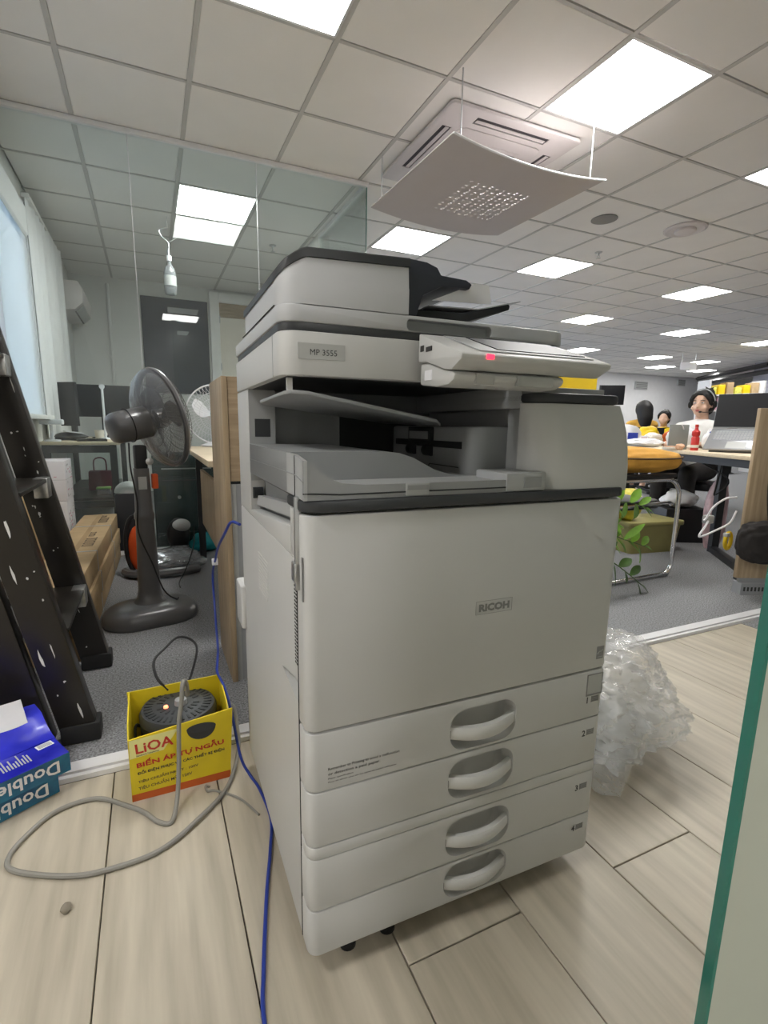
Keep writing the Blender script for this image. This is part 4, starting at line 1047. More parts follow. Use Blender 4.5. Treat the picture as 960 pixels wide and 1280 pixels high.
# far wall of the back office: dark glass board, pale door with white frame, air conditioner, pipes
db = empty('notice_board', (.30, 4.735, 1.28), 0, 'large dark glossy board on the rear wall of the back office', 'board')
bx('board_sheet', (0, .80, -.012, .012, 0, 1.18), 'board_dark', db, bev=.004)
for a, b, c, d in ((.31, .69, 1.0, 1.07), (.41, .56, .74, .79)):
    bm = B(); prism(bm, [(a, -.014, c), (b - .03, -.014, c), (b, -.014, d), (a, -.014, d)], (0, .001, 0)); obj('note', bm, 'panel_grey', db)
dr_ = empty('door_2', (1.12, 4.70, 0)); dr_['kind'] = 'structure'
for nm, d_ in (('jamb', (0, .12, -.05, .048, 0, 2.58)), ('jamb', (.92, 1.04, -.05, .048, 0, 2.58)), ('head', (.12, .92, -.05, .048, 2.46, 2.58))): bx(nm, d_, 'plaster', dr_, bev=.008)
bx('door_leaf', (.12, .92, -.01, .02, .0, 2.28), 'cream', dr_); bx('transom', (.12, .92, -.01, .02, 2.285, 2.46), 'oak_h', dr_)
for z in (.9, 1.6, 2.2): bx('hinge', (.112, .128, -.056, -.05, z, z + .09), 'metal', dr_)
sa = empty('wall_air_conditioner', (XL, 3.75, 2.02), 0, 'white split air conditioner high on the left wall of the back office', 'air conditioner')
bm = B(); prism(bm, [(.002, 0, .0), (.15, 0, .02), (.225, 0, .09), (.235, 0, .22), (.19, 0, .30), (.002, 0, .30)], (0, .82, 0), bev=.012); obj('case', bm, 'ac_white', sa)
bm = B(); prism(bm, [(.155, .06, .012), (.222, .06, .075), (.226, .06, .070), (.159, .06, .007)], (0, .70, 0)); obj('flap', bm, 'label', sa)
bm = B(); prism(bm, [(.14, .05, .006), (.155, .05, .010), (.150, .05, .004)], (0, .72, 0)); obj('outlet', bm, 'ac_dark', sa)
bm = B(); tube(bm, [(XL + .03, 3.85, 2.018), (XL + .035, 3.83, 1.93), (XL + .03, 3.86, 1.86), (XL + .03, 3.98, 1.87), (XL + .03, 3.99, 1.96), (XL + .03, 3.96, 2.018)], .012, 8, sm=5); obj('drain_hose', bm, 'panel_grey', label='grey hose loop hanging under the wall air conditioner', cat='hose')
bm = B(); tube(bm, [(-.06, 4.735, 2.55), (-.06, 4.735, .8)], .02, 8); obj('conduit', bm, 'wall', label='painted pipe running down the rear wall beside the corner', cat='pipe')
tl_ = empty('pull_handle', (-.10, 4.72, 1.72), 0, 'small white slanted strip light on the rear wall left of the dark board', 'strip light')
bm = B(); prism(bm, [(-.06, -.012, .10), (-.045, -.012, .10), (.06, -.012, -.06), (.045, -.012, -.06)], (0, .012, 0)); obj('strip', bm, 'strip', tl_)
# blind, head box and curtain folds on the left wall
rb = empty('roller_blind', (XL, 0, 0), 0, 'white roller blind with its head box over the left window', 'blind')
bx('blind_cloth', (.030, .032, -.65, 2.14, .925, 2.27), 'blind', rb)
bx('bottom_bar', (.024, .038, -.65, 2.14, .905, .926), 'plaster', rb, bev=.003)
bm = B(); prism(bm, [(.002, -.7, 2.27), (.06, -.7, 2.16), (.075, -.7, 2.18), (.075, -.7, 2.36), (.06, -.7, 2.38), (.002, -.7, 2.38)], (0, 2.68, 0), bev=.004); obj('head_box', bm, 'wall_white', rb)
bx('side_guide', (.026, .04, 2.14, 2.165, .905, 2.27), 'paper', rb)
cu_ = empty('curtain', (XL, 2.2, 0), 0, 'pale gathered curtain on the left wall between the blind and the air conditioner', 'curtain')
bm = B(); top_, bot_ = [], []
for k in range(91):
    y = 1.35 * k / 90; x = .035 + .045 * (k / 90) + .016 * math.sin(k * .55) + .008 * math.sin(k * 1.3 + 1)
    top_.append((x, y, 2.5)); bot_.append((x + .004 * math.sin(k * .3), y, .765))
loft(bm, [bot_, top_], cap=False, closed=False); modded('curtain_cloth', bm, 'wall_white', cu_, [('SOLIDIFY', dict(thickness=.003))])
bx('curtain_rail', (.02, .07, 0, 1.36, 2.5, 2.53), 'plaster', cu_)
hk = empty('wall_hook', (XL, 2.85, 2.47), 0, 'small bent pipe hook on the left wall just under the ceiling', 'hook')
bm = B(); tube(bm, [(.01, 0, -.12), (.05, 0, 0.02), (.05, .09, .02), (.05, .10, -.10)], .008, 6); obj('bent_rod', bm, 'panel_grey', hk)
# hanging bottle
hbt = empty('hanging_bottle', (.55, 2.5, 2.0), 0, 'clear white bottle hanging by a hook from the ceiling of the back office', 'bottle')
hbt.scale = (1.3, 1.3, 1.18)
bm = B(); lathe(bm, [(.001, 0), (.036, .004), (.040, .02), (.040, .15), (.030, .19), (.014, .21), (.014, .235), (.001, .235)], 24); obj('bottle_body', bm, 'clear_film', hbt)
bm = B(); lathe(bm, [(.001, .236), (.017, .236), (.017, .27), (.006, .275), (.006, .31), (.001, .31)], 16); obj('cap', bm, 'paper', hbt)
bm = B(); lathe(bm, [(.001, .06), (.0405, .06), (.0405, .13), (.001, .13)], 24); obj('bottle_label', bm, 'label', hbt)
bm = B(); tube(bm, [(0, 0, .31), (0, 0, .36), (-.04, 0, .40), (-.05, 0, .44), (0, 0, .46)], .004, 6, sm=4); tube(bm, [(0, 0, .36), (.05, 0, .40), (.06, 0, .43)], .004, 6); tube(bm, [(0, 0, .46), (0, 0, (H - 2.0) / 1.18)], .002, 5); obj('hook', bm, 'metal', hbt, kind='stuff')
# steel cabinet and clutter on the carpet behind the fan
sc_ = empty('steel_cabinet', (.30, 1.36, 0), 0, 'dark steel drawer cabinet behind the pedestal fan', 'cabinet')
bx('cabinet_body', (0, .46, .002, .5, 0, .66), 'teal_steel', sc_, bev=.004)
for z0, z1 in ((.03, .10), (.11, .50), (.51, .585), (.592, .65)):
    q = bx('drawer', (.012, .448, -.012, .0015, z0, z1), 'teal_steel', sc_, bev=.004)
    if z1 - z0 > .06 and z0 > .1:
        bx('pull_bar', (.06, .40, -.022, -.0125, z1 - .022, z1 - .014), 'metal' if z0 > .4 else 'dark', q)
bm = B(); lathe(bm, [(.001, 0), (.012, 0), (.012, .012), (.001, .014)], 16, Matrix.Translation((.17, -.0125, .36)) @ Matrix.Rotation(PI / 2, 4, 'X')); obj('lock', bm, 'metal', sc_)
def blob(name, c, s_, m, label, cat, amp=.25, fr=6, seed=0, sub=4, flat=True, parent=None):
    bm = B(); ball(bm, (0, 0, 0), 1, sub)
    for v in bm.verts:
        n_ = v.co.copy(); v.co += n_ * amp * noise.noise(n_ * 1.3 + Vector((seed, 0, 0))) + n_ * amp * .35 * noise.noise(n_ * fr + Vector((0, seed, 0)))
        v.co = Vector((v.co.x * s_[0], v.co.y * s_[1], v.co.z * s_[2] + s_[2] * .9))
        if flat: v.co.z = max(0., v.co.z)
    k = dict(label=label, cat=cat) if label else {}
    o = obj(name, bm, m, parent, **k); o.location = c; return o
blob('film_bundle', (.37, .80, 0), (.20, .20, .055), 'clear_film', 'heap of crumpled clear film on the carpet behind the pedestal fan', 'plastic film', .35, 5, 3)
bm = B(); tube(bm, [(-.20, .06, .025), (-.15, -.03, .03), (-.02, -.07, .03), (.12, -.05, .03), (.20, .0, .025)], .026, 8, sm=5, rz=.024); o = obj('dark_roll', bm, 'fan_grey', label='dark glossy rolled strip in front of the clear film heap', cat='roll'); o.location = (.32, .60, 0)
ov = empty('orange_vacuum', (.17, .62, 0), math.radians(-12), 'orange and black oval object leaning behind the pedestal fan column', 'tool')
bm = B(); tube(bm, [(.055 * math.cos(2 * PI * k / 24) + .02, 0, .19 + .17 * math.sin(2 * PI * k / 24)) for k in range(24)], .014, 8, closed=True); obj('black_rim', bm, 'black', ov)
bm = B(); ball(bm, (.03, 0, .17), (.055, .02, .135), 3); obj('orange_shell', bm, 'orange', ov)
blob('teal_bag', (.615, 1.16, 0), (.10, .11, .065), 'teal_cloth', 'teal cloth bundle on the carpet in front of the steel cabinet', 'cloth', .3, 3, 5)
hm = empty('black_machine', (.44, 1.12, 0), 0, 'black and white rounded device on the carpet beside the teal cloth', 'device')
bm = B(); ball(bm, (0, 0, .13), (.075, .07, .12), 3); 
for v in bm.verts: v.co.z = max(.0, v.co.z)
obj('body', bm, 'black', hm); bm = B(); ball(bm, (.02, -.03, .20), (.06, .05, .045), 3); obj('cover', bm, 'label', hm)
wb_ = empty('white_helmet', (.145, 1.27, .30), 0, 'pale rounded shell on a dark box behind the fan column', 'helmet')
bm = B(); ball(bm, (0, 0, .12), (.09, .08, .075), 3)
for v in bm.verts: v.co.z = max(.12, v.co.z)
obj('shell', bm, 'label', wb_); bx('box', (-.085, .085, -.08, .08, -.30, .119), 'steel_dk', wb_, bev=.01)
bm = B(); tube(bm, [(.50, .50, .30), (.49, .45, .20), (.44, .40, .08), (.40, .36, .02), (.40, .30, .006)], .0035, 6, sm=5); obj('charger_cable', bm, 'black', label='thin black cable hanging from the desk down to the carpet right of the fan', cat='cable')

# ================================================================== RIGHT SIDE
# crumpled clear packing film behind the copier
bw = empty('packing_film', (1.42, -1.50, 0), 0, 'large crumpled bundle of clear packing film on the wooden floor right of the copier', 'plastic film')
bm = B(); ball(bm, (0, 0, 0), 1, 6)
for v in bm.verts:
    n_ = v.co.copy(); p = n_ * 1.6
    d = .20 * noise.noise(p + Vector((3, 1, 0))) + .13 * (abs(noise.noise(p * 3)) - .2) + .09 * (abs(noise.noise(p * 7 + Vector((0, 5, 0)))) - .2) + .04 * noise.noise(p * 16)
    v.co = n_ * (1 + d); v.co = Vector((v.co.x * .27, v.co.y * .25, max(.002, v.co.z * .165 + .125)))
obj('outer_layer', bm, 'bubble', bw, ang=75)
bm = B(); ball(bm, (0, 0, 0), 1, 5)
for v in bm.verts:
    n_ = v.co.copy(); p = n_ * 2.3
    d = .25 * (abs(noise.noise(p * 2 + Vector((9, 1, 0)))) - .2) + .12 * noise.noise(p * 8); v.co = n_ * (1 + d)
    v.co = Vector((v.co.x * .22, v.co.y * .20, max(.004, v.co.z * .125 + .11)))
obj('inner_layer', bm, 'bubble', bw, ang=75)
bm = B(); V = tube(bm, [(-.17, -.255, .045), (-.08, -.20, .055), (.02, -.12, .08), (.05, .0, .10)], lambda t: .043 + .03 * t, 16, sm=5)
for v in bm.verts: v.co += Vector((1, .6, .8)) * .012 * noise.noise(v.co * 30); v.co.z = max(.003, v.co.z)
obj('rolled_end', bm, 'bubble', bw, ang=25)

# desk with its load (local x across, local y along the visible edge)
E0 = Vector((3.43, -.80)); EZ = math.atan2(-.457, .889)
dk = empty('bench_desk', (E0.x, E0.y, 0), EZ, 'pale wooden bench desk with black legs on the right, carrying the laptop', 'desk')
bx('desk_top', (0, .46, 0, 1.80, .715, .74), 'maple', dk, bev=.003)
bx('apron', (.04, .42, .06, 1.74, .665, .7145), 'black', dk)
for x, y in ((.02, .035), (.38, .035), (.02, 1.70), (.38, 1.70), (.28, .75)): bx('leg', (x, x + .05, y, y + .05, .0, .664), 'black', dk)
bm = B(); prism(bm, [(.075, .04, .001), (.28, .78, .001), (.325, .755, .001), (.115, .005, .001)], (0, 0, .045), bev=.003); obj('foot_rail', bm, 'black', dk)
def at(n_, e_, z=.7405): return (E0.x + .889 * n_ + .457 * e_, E0.y - .457 * n_ + .889 * e_, z)
# laptop tilted on a stand
CR = -.4187
lp = empty('laptop', (3.76, -.27, .7405), math.radians(-70), 'open silver laptop with a black screen, tilted on a stand at the right edge', 'laptop')
bm = B(); prism(bm, [(.03, .03, 0), (.03, .20, 0), (.03, .20, .118), (.03, .03, .012)], (.30, 0, 0)); obj('riser', bm, 'ink_grey', lp)
TB = Matrix.Translation((0, 0, .012)) @ Matrix.Rotation(math.radians(33), 4, 'X')
def lpart(name, d, m, par, T, bev=.002, kind=None):
    bm = B(); box(bm, *d, bev=bev); bmesh.ops.transform(bm, matrix=T, verts=bm.verts); return obj(name, bm, m, par, kind=kind)
lpart('base', (0, .36, 0, .25, 0, .014), 'silver', lp, TB)
kb_ = lpart('keyboard', (.03, .33, .105, .225, .0141, .0148), 'keys', lp, TB, 0)
bm = B()
for i in range(16):
    for j in range(5): box(bm, .034 + i * .0184, .049 + i * .0184, .109 + j * .0228, .128 + j * .0228, .0148, .0162)
bmesh.ops.transform(bm, matrix=TB, verts=bm.verts); obj('keys', bm, 'panel_grey', kb_, kind='stuff')
lpart('touchpad', (.125, .235, .012, .088, .0141, .0146), 'label', lp, TB, 0)
HP = TB @ Vector((0, .25, .012))
TS = Matrix.Translation(HP) @ Matrix.Rotation(math.radians(-12), 4, 'X')
lpart('screen_lid', (0, .36, 0, .008, .003, .245), 'silver', lp, TS)
lpart('screen_panel', (.003, .357, -.0012, -.0002, .012, .242), 'screen', lp, TS, 0)
# things on the bench desk
def sack(name, c, s_, m, label, cat, seed, amp=.3): return blob(name, c, s_, m, label, cat, amp, 4, seed, 4)
rb_ = empty('red_bottle', (3.915, -.11, .7405), 0, 'slim red bottle standing on the desk left of the laptop', 'bottle')
bm = B(); lathe(bm, [(.001, 0), (.024, 0), (.026, .01), (.026, .09), (.020, .10), (.026, .11), (.026, .135), (.012, .15), (.010, .165), (.001, .165)], 20); obj('bottle_body', bm, 'red_plastic', rb_)
bm = B(); lathe(bm, [(.001, .1655), (.012, .1655), (.011, .185), (.001, .186)], 16); obj('cap', bm, 'red_ink', rb_)
bm = B(); lathe(bm, [(.0262, .02), (.0264, .03), (.0262, .04)], 20, cap=False); obj('label_band', bm, 'cream', rb_)
gb = empty('grey_book', (3.97, .06, .7405), math.radians(-20), 'grey booklet standing upright on the desk behind the red bottle', 'booklet')
bx('cover', (-.075, .075, -.006, .006, 0, .185), 'grey_book', gb, bev=.002); bx('pages', (-.073, .073, -.0045, .0045, .185, .1862), 'paper', gb)
bm = B(); tube(bm, [(.01, -.008, .186), (.02, -.012, .17), (.03, -.009, .15)], .004, 6); obj('clip', bm, 'strip', gb)
sack('white_bag', (4.16, .50, .7405), (.19, .11, .04), 'white_bag', 'flat white plastic bag on the desk just behind the tan cushion', 'plastic bag', 2)
sack('clear_bag', (4.10, .18, .7405), (.06, .05, .085), 'white_bag', 'upright white plastic bag on the desk left of the grey booklet', 'plastic bag', 7)
sack('shopping_bag', (4.92, 1.28, .7405), (.14, .10, .105), 'white_bag', 'white bag behind a blue packet at the left end of the far desk', 'plastic bag', 9, .2)
o = bx('blue_packet', (-.05, .05, -.005, .005, 0, .065), 'blue_print', None, label='small blue packet stuck on the white bag at the left end of the far desk', cat='packet'); o.location = (4.845, 1.16, .79); o.rotation_euler = (0, 0, -.4)
ph = empty('picture_card', (4.86, 1.05, .7405), math.radians(-25), 'small card with a pinkish picture leaning at the front of the far desk', 'card')
bm = B(); prism(bm, [(-.05, 0, 0), (.04, 0, 0), (.065, .03, .085), (-.025, .03, .085)], (0, .003, 0)); obj('card_sheet', bm, 'paper', ph)
bm = B(); prism(bm, [(-.025, .004, .018), (.035, .004, .018), (.050, .023, .072), (-.010, .023, .072)], (0, .001, -.0006)); obj('card_picture', bm, 'pink_bag', ph).data.transform(Matrix.Translation((0, -.0022, 0)))
for k, (x, y, r_2, lab) in enumerate(((3.865, -.035, .030, 'small brown snack left of the red bottle on the desk'), (3.955, -.06, .026, 'small pale snack right of the red bottle on the desk'))):
    blob('snack', (x, y, .7405), (r_2, r_2, r_2 * .8), 'food' if k == 0 else 'cream', lab, 'snack', .3, 5, k + 20, 3)
fz = empty('food_tray', (3.83, .02, .7405), CR, 'pale shallow food tray on the desk edge below the snacks', 'tray')
bx('tray_body', (-.04, .04, -.03, .03, 0, .02), 'cream', fz, bev=.004); bx('tray_food', (-.033, .033, -.022, .022, .0205, .028), 'food', fz, bev=.003)
bp_ = sack('blue_white_pack', (4.30, .02, .7405), (.07, .05, .08), 'white_bag', 'white and blue plastic pack in front of the seated woman', 'plastic pack', 12, .25)
blob('blue_corner', (4.30, .0, .85), (.045, .035, .02), 'blue_print', 'blue and green wrapper lying on the white pack in front of the woman', 'wrapper', .3, 4, 31, 3, False)
sack('tall_white_bag', (4.27, .20, .7405), (.09, .07, .09), 'white_bag', 'tall rumpled white bag behind the grey booklet', 'plastic bag', 17, .3)
# oak divider board with a hanging black bag
bd = empty('divider_board', (3.185, -.915, 0), CR, 'upright oak divider board at the right edge beside the laptop', 'divider')
bx('board', (0, .55, 0, .025, .09, 1.0), 'oak', bd, bev=.003)
rl = bx('foot_channel', (.02, .55, -.02, .045, 0, .065), 'panel_grey', bd)
bm = B()
for k in range(12): box(bm, .035 + k * .02, .045 + k * .02, -.0208, -.0195, .022, .045)
obj('channel_slots', bm, 'ink', rl, kind='stuff'); bx('channel_web', (.02, .55, .005, .02, .0655, .0895), 'panel_grey', bd)
bb = empty('black_backpack', (3.285, -1.035, .30), CR, 'black fabric backpack hanging in front of the oak divider board at the right edge', 'backpack')
bm = B(); ball(bm, (0, 0, 0), 1, 5)
for v in bm.verts:
    n_ = v.co.copy(); v.co = Vector((math.copysign(abs(n_.x) ** .6, n_.x) * .21, math.copysign(abs(n_.y) ** .8, n_.y) * .065, math.copysign(abs(n_.z) ** .6, n_.z) * .115 + .01))
    v.co += n_ * .012 * noise.noise(n_ * 4) + Vector((0, 0, .07 * max(0, n_.x)))
obj('bag_body', bm, 'bagcloth', bb)
bm = B(); prism(bm, [(-.025, -.075, .33), (.05, -.06, .46), (.24, -.06, .50), (.24, -.075, .12), (.055, -.08, .13)], (0, .05, 0), bev=.015); obj('bag_flap', bm, 'flap_cloth', bb)
bm = B(); tube(bm, [(-.07, -.02, .10), (-.085, .0, .28), (-.07, .02, .48), (-.02, .045, .64), (.04, .08, .72)], .016, 8, sm=6, rz=.006); obj('shoulder_strap', bm, 'black', bb)
bm = B(); tube(bm, [(.015, -.078, .10), (.022, -.08, .085), (.015, -.08, .07), (.010, -.08, .085)], .003, 6, closed=True); tube(bm, [(.014, -.08, .068), (.010, -.082, .04), (.016, -.08, .02)], .003, 6); obj('zip_pull', bm, 'metal', bb, kind='stuff')
bm = B(); box(bm, .05, .2, -.082, -.07, -.05, .05, bev=.01); obj('front_pocket', bm, 'black', bb)
# cables, charger and tape below the desk corner
bm = B(); tube(bm, [(3.43, -.72, .50), (3.36, -.70, .49), (3.29, -.68, .44), (3.27, -.665, .38), (3.255, -.66, .36)], .006, 6, sm=5); tube(bm, [(3.36, -.77, .43), (3.33, -.76, .36), (3.27, -.72, .31), (3.20, -.69, .275), (3.19, -.685, .285), (3.24, -.68, .33), (3.27, -.675, .36)], .006, 6, sm=5)
obj('white_cables', bm, 'paper', label='white charging cable looped under the desk corner beside the backpack', cat='cable')
ch_ = bx('charger', (-.03, .03, -.02, .02, -.025, .025), 'label', None, bev=.008, label='pale charger block hanging among the white cables under the desk corner', cat='charger'); ch_.location = (3.30, -.655, .365)
yt = empty('yellow_tape', (3.285, -.79, .23), 0, 'yellow tape loop hanging left of the black backpack', 'tape')
bm = B(); tube(bm, [(.026 * math.cos(2 * PI * k / 24), .0, .035 + .045 * math.sin(2 * PI * k / 24)) for k in range(24)], .010, 8, closed=True, rz=.012); obj('loop', bm, 'yellow', yt); bx('knot', (-.035, -.005, -.012, .012, .06, .082), 'label', yt, bev=.004)
# things under the bench desk
sack('pink_sack', (4.17, -.17, 0), (.075, .075, .30), 'pink_bag', 'tall pinkish plastic sack standing under the bench desk beside its leg', 'plastic bag', 41, .2)
sack('pale_sack', at(.27, 1.22, .27), (.15, .12, .07), 'white_bag', 'pale plastic sack on the dark box under the bench desk', 'plastic bag', 43, .25)
o = bx('dark_box', (-.17, .17, -.15, .15, 0, .268), 'black', None, bev=.004, label='black storage box under the bench desk below the pale sack', cat='box'); o.location = at(.27, 1.22, 0); o.rotation_euler = (0, 0, EZ)
o = bx('maroon_box', (-.1, .1, -.1, .1, 0, .22), 'maroon', None, bev=.004, label='dark red box on the carpet behind the desk foot rail', cat='box'); o.location = at(.90, .80, 0); o.rotation_euler = (0, 0, EZ)
bm = B(); tube(bm, [at(.12, .5, .66), at(.15, .58, .5), at(.2, .66, .44), at(.25, .62, .55), at(.2, .9, .66)], .006, 6, sm=6); obj('black_cables', bm, 'black', label='black cables sagging below the top of the bench desk', cat='cable')
rk = empty('wire_rack', (4.26, -.36, 0), EZ, 'small metal wire rack under the bench desk behind the pink sack', 'rack')
for x in (0, .12): bm = B(); tube(bm, [(x, 0, 0), (x, 0, .60)], .006, 6); obj('upright', bm, 'metal', rk)
for z in (.30, .38, .46, .54): bm = B(); tube(bm, [(0, 0, z), (.12, 0, z)], .006, 6); obj('rung', bm, 'metal', rk)
# cantilever chair with the cushion
cc = empty('cantilever_chair', (2.78, -.30, 0), math.radians(2), 'black chair with a bent chrome tube frame beside the copier, holding the tan cushion', 'chair')
for y in (-.25, .25):
    bm = B(); tube(bm, [(-.45, y, .014), (.30, y, .014), (.36, y, .018), (.395, y, .05), (.402, y, .12), (.40, y, .45), (.385, y, .535), (.33, y, .585), (.25, y, .597), (-.15, y, .60)], .0125, 10, sm=5); fr2 = obj('tube_frame', bm, 'chrome', cc)
    bx('arm_pad', (-.12, .33, y - .022, y + .022, .611, .634), 'black', cc, bev=.008)
bm = B(); tube(bm, [(-.45, -.25, .014), (-.45, .25, .014)], .0125, 10); obj('rear_runner', bm, 'chrome', cc)
bm = B(); rp(bm, -.22, .30, -.225, .225, .42, .475, r=.06, corners=(1, 1, 1, 1), bev=.02); obj('seat', bm, 'black', cc)
bm = B(); rp(bm, -.30, -.25, -.225, .225, .50, .95, r=.02, corners=(1, 1, 1, 1), bev=.02); obj('backrest', bm, 'black', cc)
for y in (-.235, .235):
    bm = B(); tube(bm, [(.36, y, .44), (.30, y, .455), (-.22, y, .45), (-.275, y, .50), (-.275, y, .9)], .011, 8, sm=4); obj('seat_rail', bm, 'chrome', cc)
cs = empty('tan_cushion', (2.90, -.36, .636), math.radians(-10), 'large tan suede cushion with dark piping lying across the chair arms', 'cushion')
def cush(x, y, t): return
bm = B(); ball(bm, (0, 0, 0), 1, 5)
for v in bm.verts:
    n_ = v.co.copy(); z = math.copysign(abs(n_.z) ** .75, n_.z)
    v.co = Vector((math.copysign(abs(n_.x) ** .75, n_.x) * .31, math.copysign(abs(n_.y) ** .75, n_.y) * .24, z * .072 + .070)) + n_ * .012 * noise.noise(n_ * 3)
obj('stuffed_body', bm, 'cushion', cs)
bm = B(); tube(bm, [(math.copysign(abs(math.cos(a)) ** .75, math.cos(a)) * .314, math.copysign(abs(math.sin(a)) ** .75, math.sin(a)) * .244, .098 - .01 * abs(math.sin(a))) for a in [2 * PI * k / 60 for k in range(60)]], .005, 6, closed=True); obj('piping', bm, 'piping', cs)
bm = B(); ball(bm, (-.12, .02, .165), (.09, .07, .045), 4)
for v in bm.verts: v.co += v.normal * .012 * noise.noise(v.co * 25)
obj('folded_strap', bm, 'yellow_bag', cs)
bm = B(); tube(bm, [(-.13, -.05, .20), (-.09, -.06, .16), (-.06, -.05, .145)], .008, 6); obj('dark_tie', bm, 'piping', cs)
# box, bag and plant on the carpet
gb_ = empty('green_box', (3.66, .03, 0), math.radians(-8), 'olive green plastic storage box on the carpet behind the chrome chair', 'box')
bm = B(); rings = [[(a * f, b * f, z) for a, b in rrect(-.26, .20, -.15, .15, .03, 4)] for z, f in ((0, .9), (.20, 1.))]
loft(bm, rings); obj('tub', bm, 'green_box', gb_)
bm = B(); rp(bm, -.275, .215, -.165, .165, .2005, .235, r=.03, corners=(1, 1, 1, 1), bev=.008); obj('lid', bm, 'green_box', gb_)
sack('yellow_bag', (3.44, .02, .2355), (.10, .09, .125), 'yellow_bag', 'yellow plastic bag on top of the green box behind the chair frame', 'plastic bag', 51, .25)
pl = empty('potted_plant', (1.90, -.72, 0), 0, 'leafy green plant in a pot beside the copier, its stems leaning out to the right', 'plant')
bm = B(); lathe(bm, [(.001, 0), (.10, 0), (.13, .22), (.138, .22), (.138, .25), (.12, .25), (.115, .20), (.001, .20)], 28); obj('pot', bm, 'pot', pl)
def leaf(p, d, L, W, m):
    d = Vector(d).normalized(); s_ = d.cross(Vector((.3, -.6, .8))).normalized(); u2 = s_.cross(d)
    bm = B(); V = []
    for q in range(7):
        f = q / 6; wv_ = W * math.sin(PI * min(1, f * .93 + .05)) ** .8; c = Vector(p) + d * L * f - u2 * .12 * L * f * f
        V.append([bm.verts.new(c - s_ * wv_ / 2 + u2 * .1 * wv_), bm.verts.new(c), bm.verts.new(c + s_ * wv_ / 2 + u2 * .1 * wv_)])
    for q in range(6):
        for k in range(2): bm.faces.new((V[q][k], V[q + 1][k], V[q + 1][k + 1], V[q][k + 1]))
    return modded('leaf', bm, m, pl, [('SOLIDIFY', dict(thickness=.0008))])
random.seed(21)
STEMS = [[(0, 0, .2), (.20, .02, .36), (.50, .04, .36), (.70, .06, .30), (.90, .08, .24)], [(0, 0, .2), (.20, .02, .42), (.48, .04, .50), (.72, .06, .50), (.86, .07, .46)], [(0, 0, .2), (.30, -.02, .30), (.52, -.01, .22), (.68, .0, .13), (.80, .0, .05)], [(0, 0, .2), (.15, .05, .45), (.40, .10, .44), (.66, .10, .38)], [(0, 0, .2), (-.05, .03, .5), (-.06, .05, .68)], [(0, 0, .2), (-.08, -.06, .42), (-.12, -.10, .55)]]
for si, st in enumerate(STEMS):
    bm = B(); P = cr(st, 6); tube(bm, P, lambda t: .005 - .003 * t, 6); obj('stem', bm, 'leaf_dk', pl)
    nl = (14, 11, 7, 9, 6, 6)[si]
    for k in range(nl):
        i = int(len(P) * (.35 + .62 * k / nl)); d = (P[min(i + 1, len(P) - 1)] - P[i - 1]).normalized()
        sd_ = Vector((random.uniform(-.5, .5), random.uniform(-.4, .4), (.75 if k % 2 else -.45)))
        leaf(P[i], d * .8 + sd_, random.uniform(.095, .14), random.uniform(.034, .050), 'leaf' if si < 2 or si > 2 else 'leaf_dk')
    leaf(P[-1], P[-1] - P[-2], .09, .032, 'leaf' if si != 2 else 'leaf_dk')

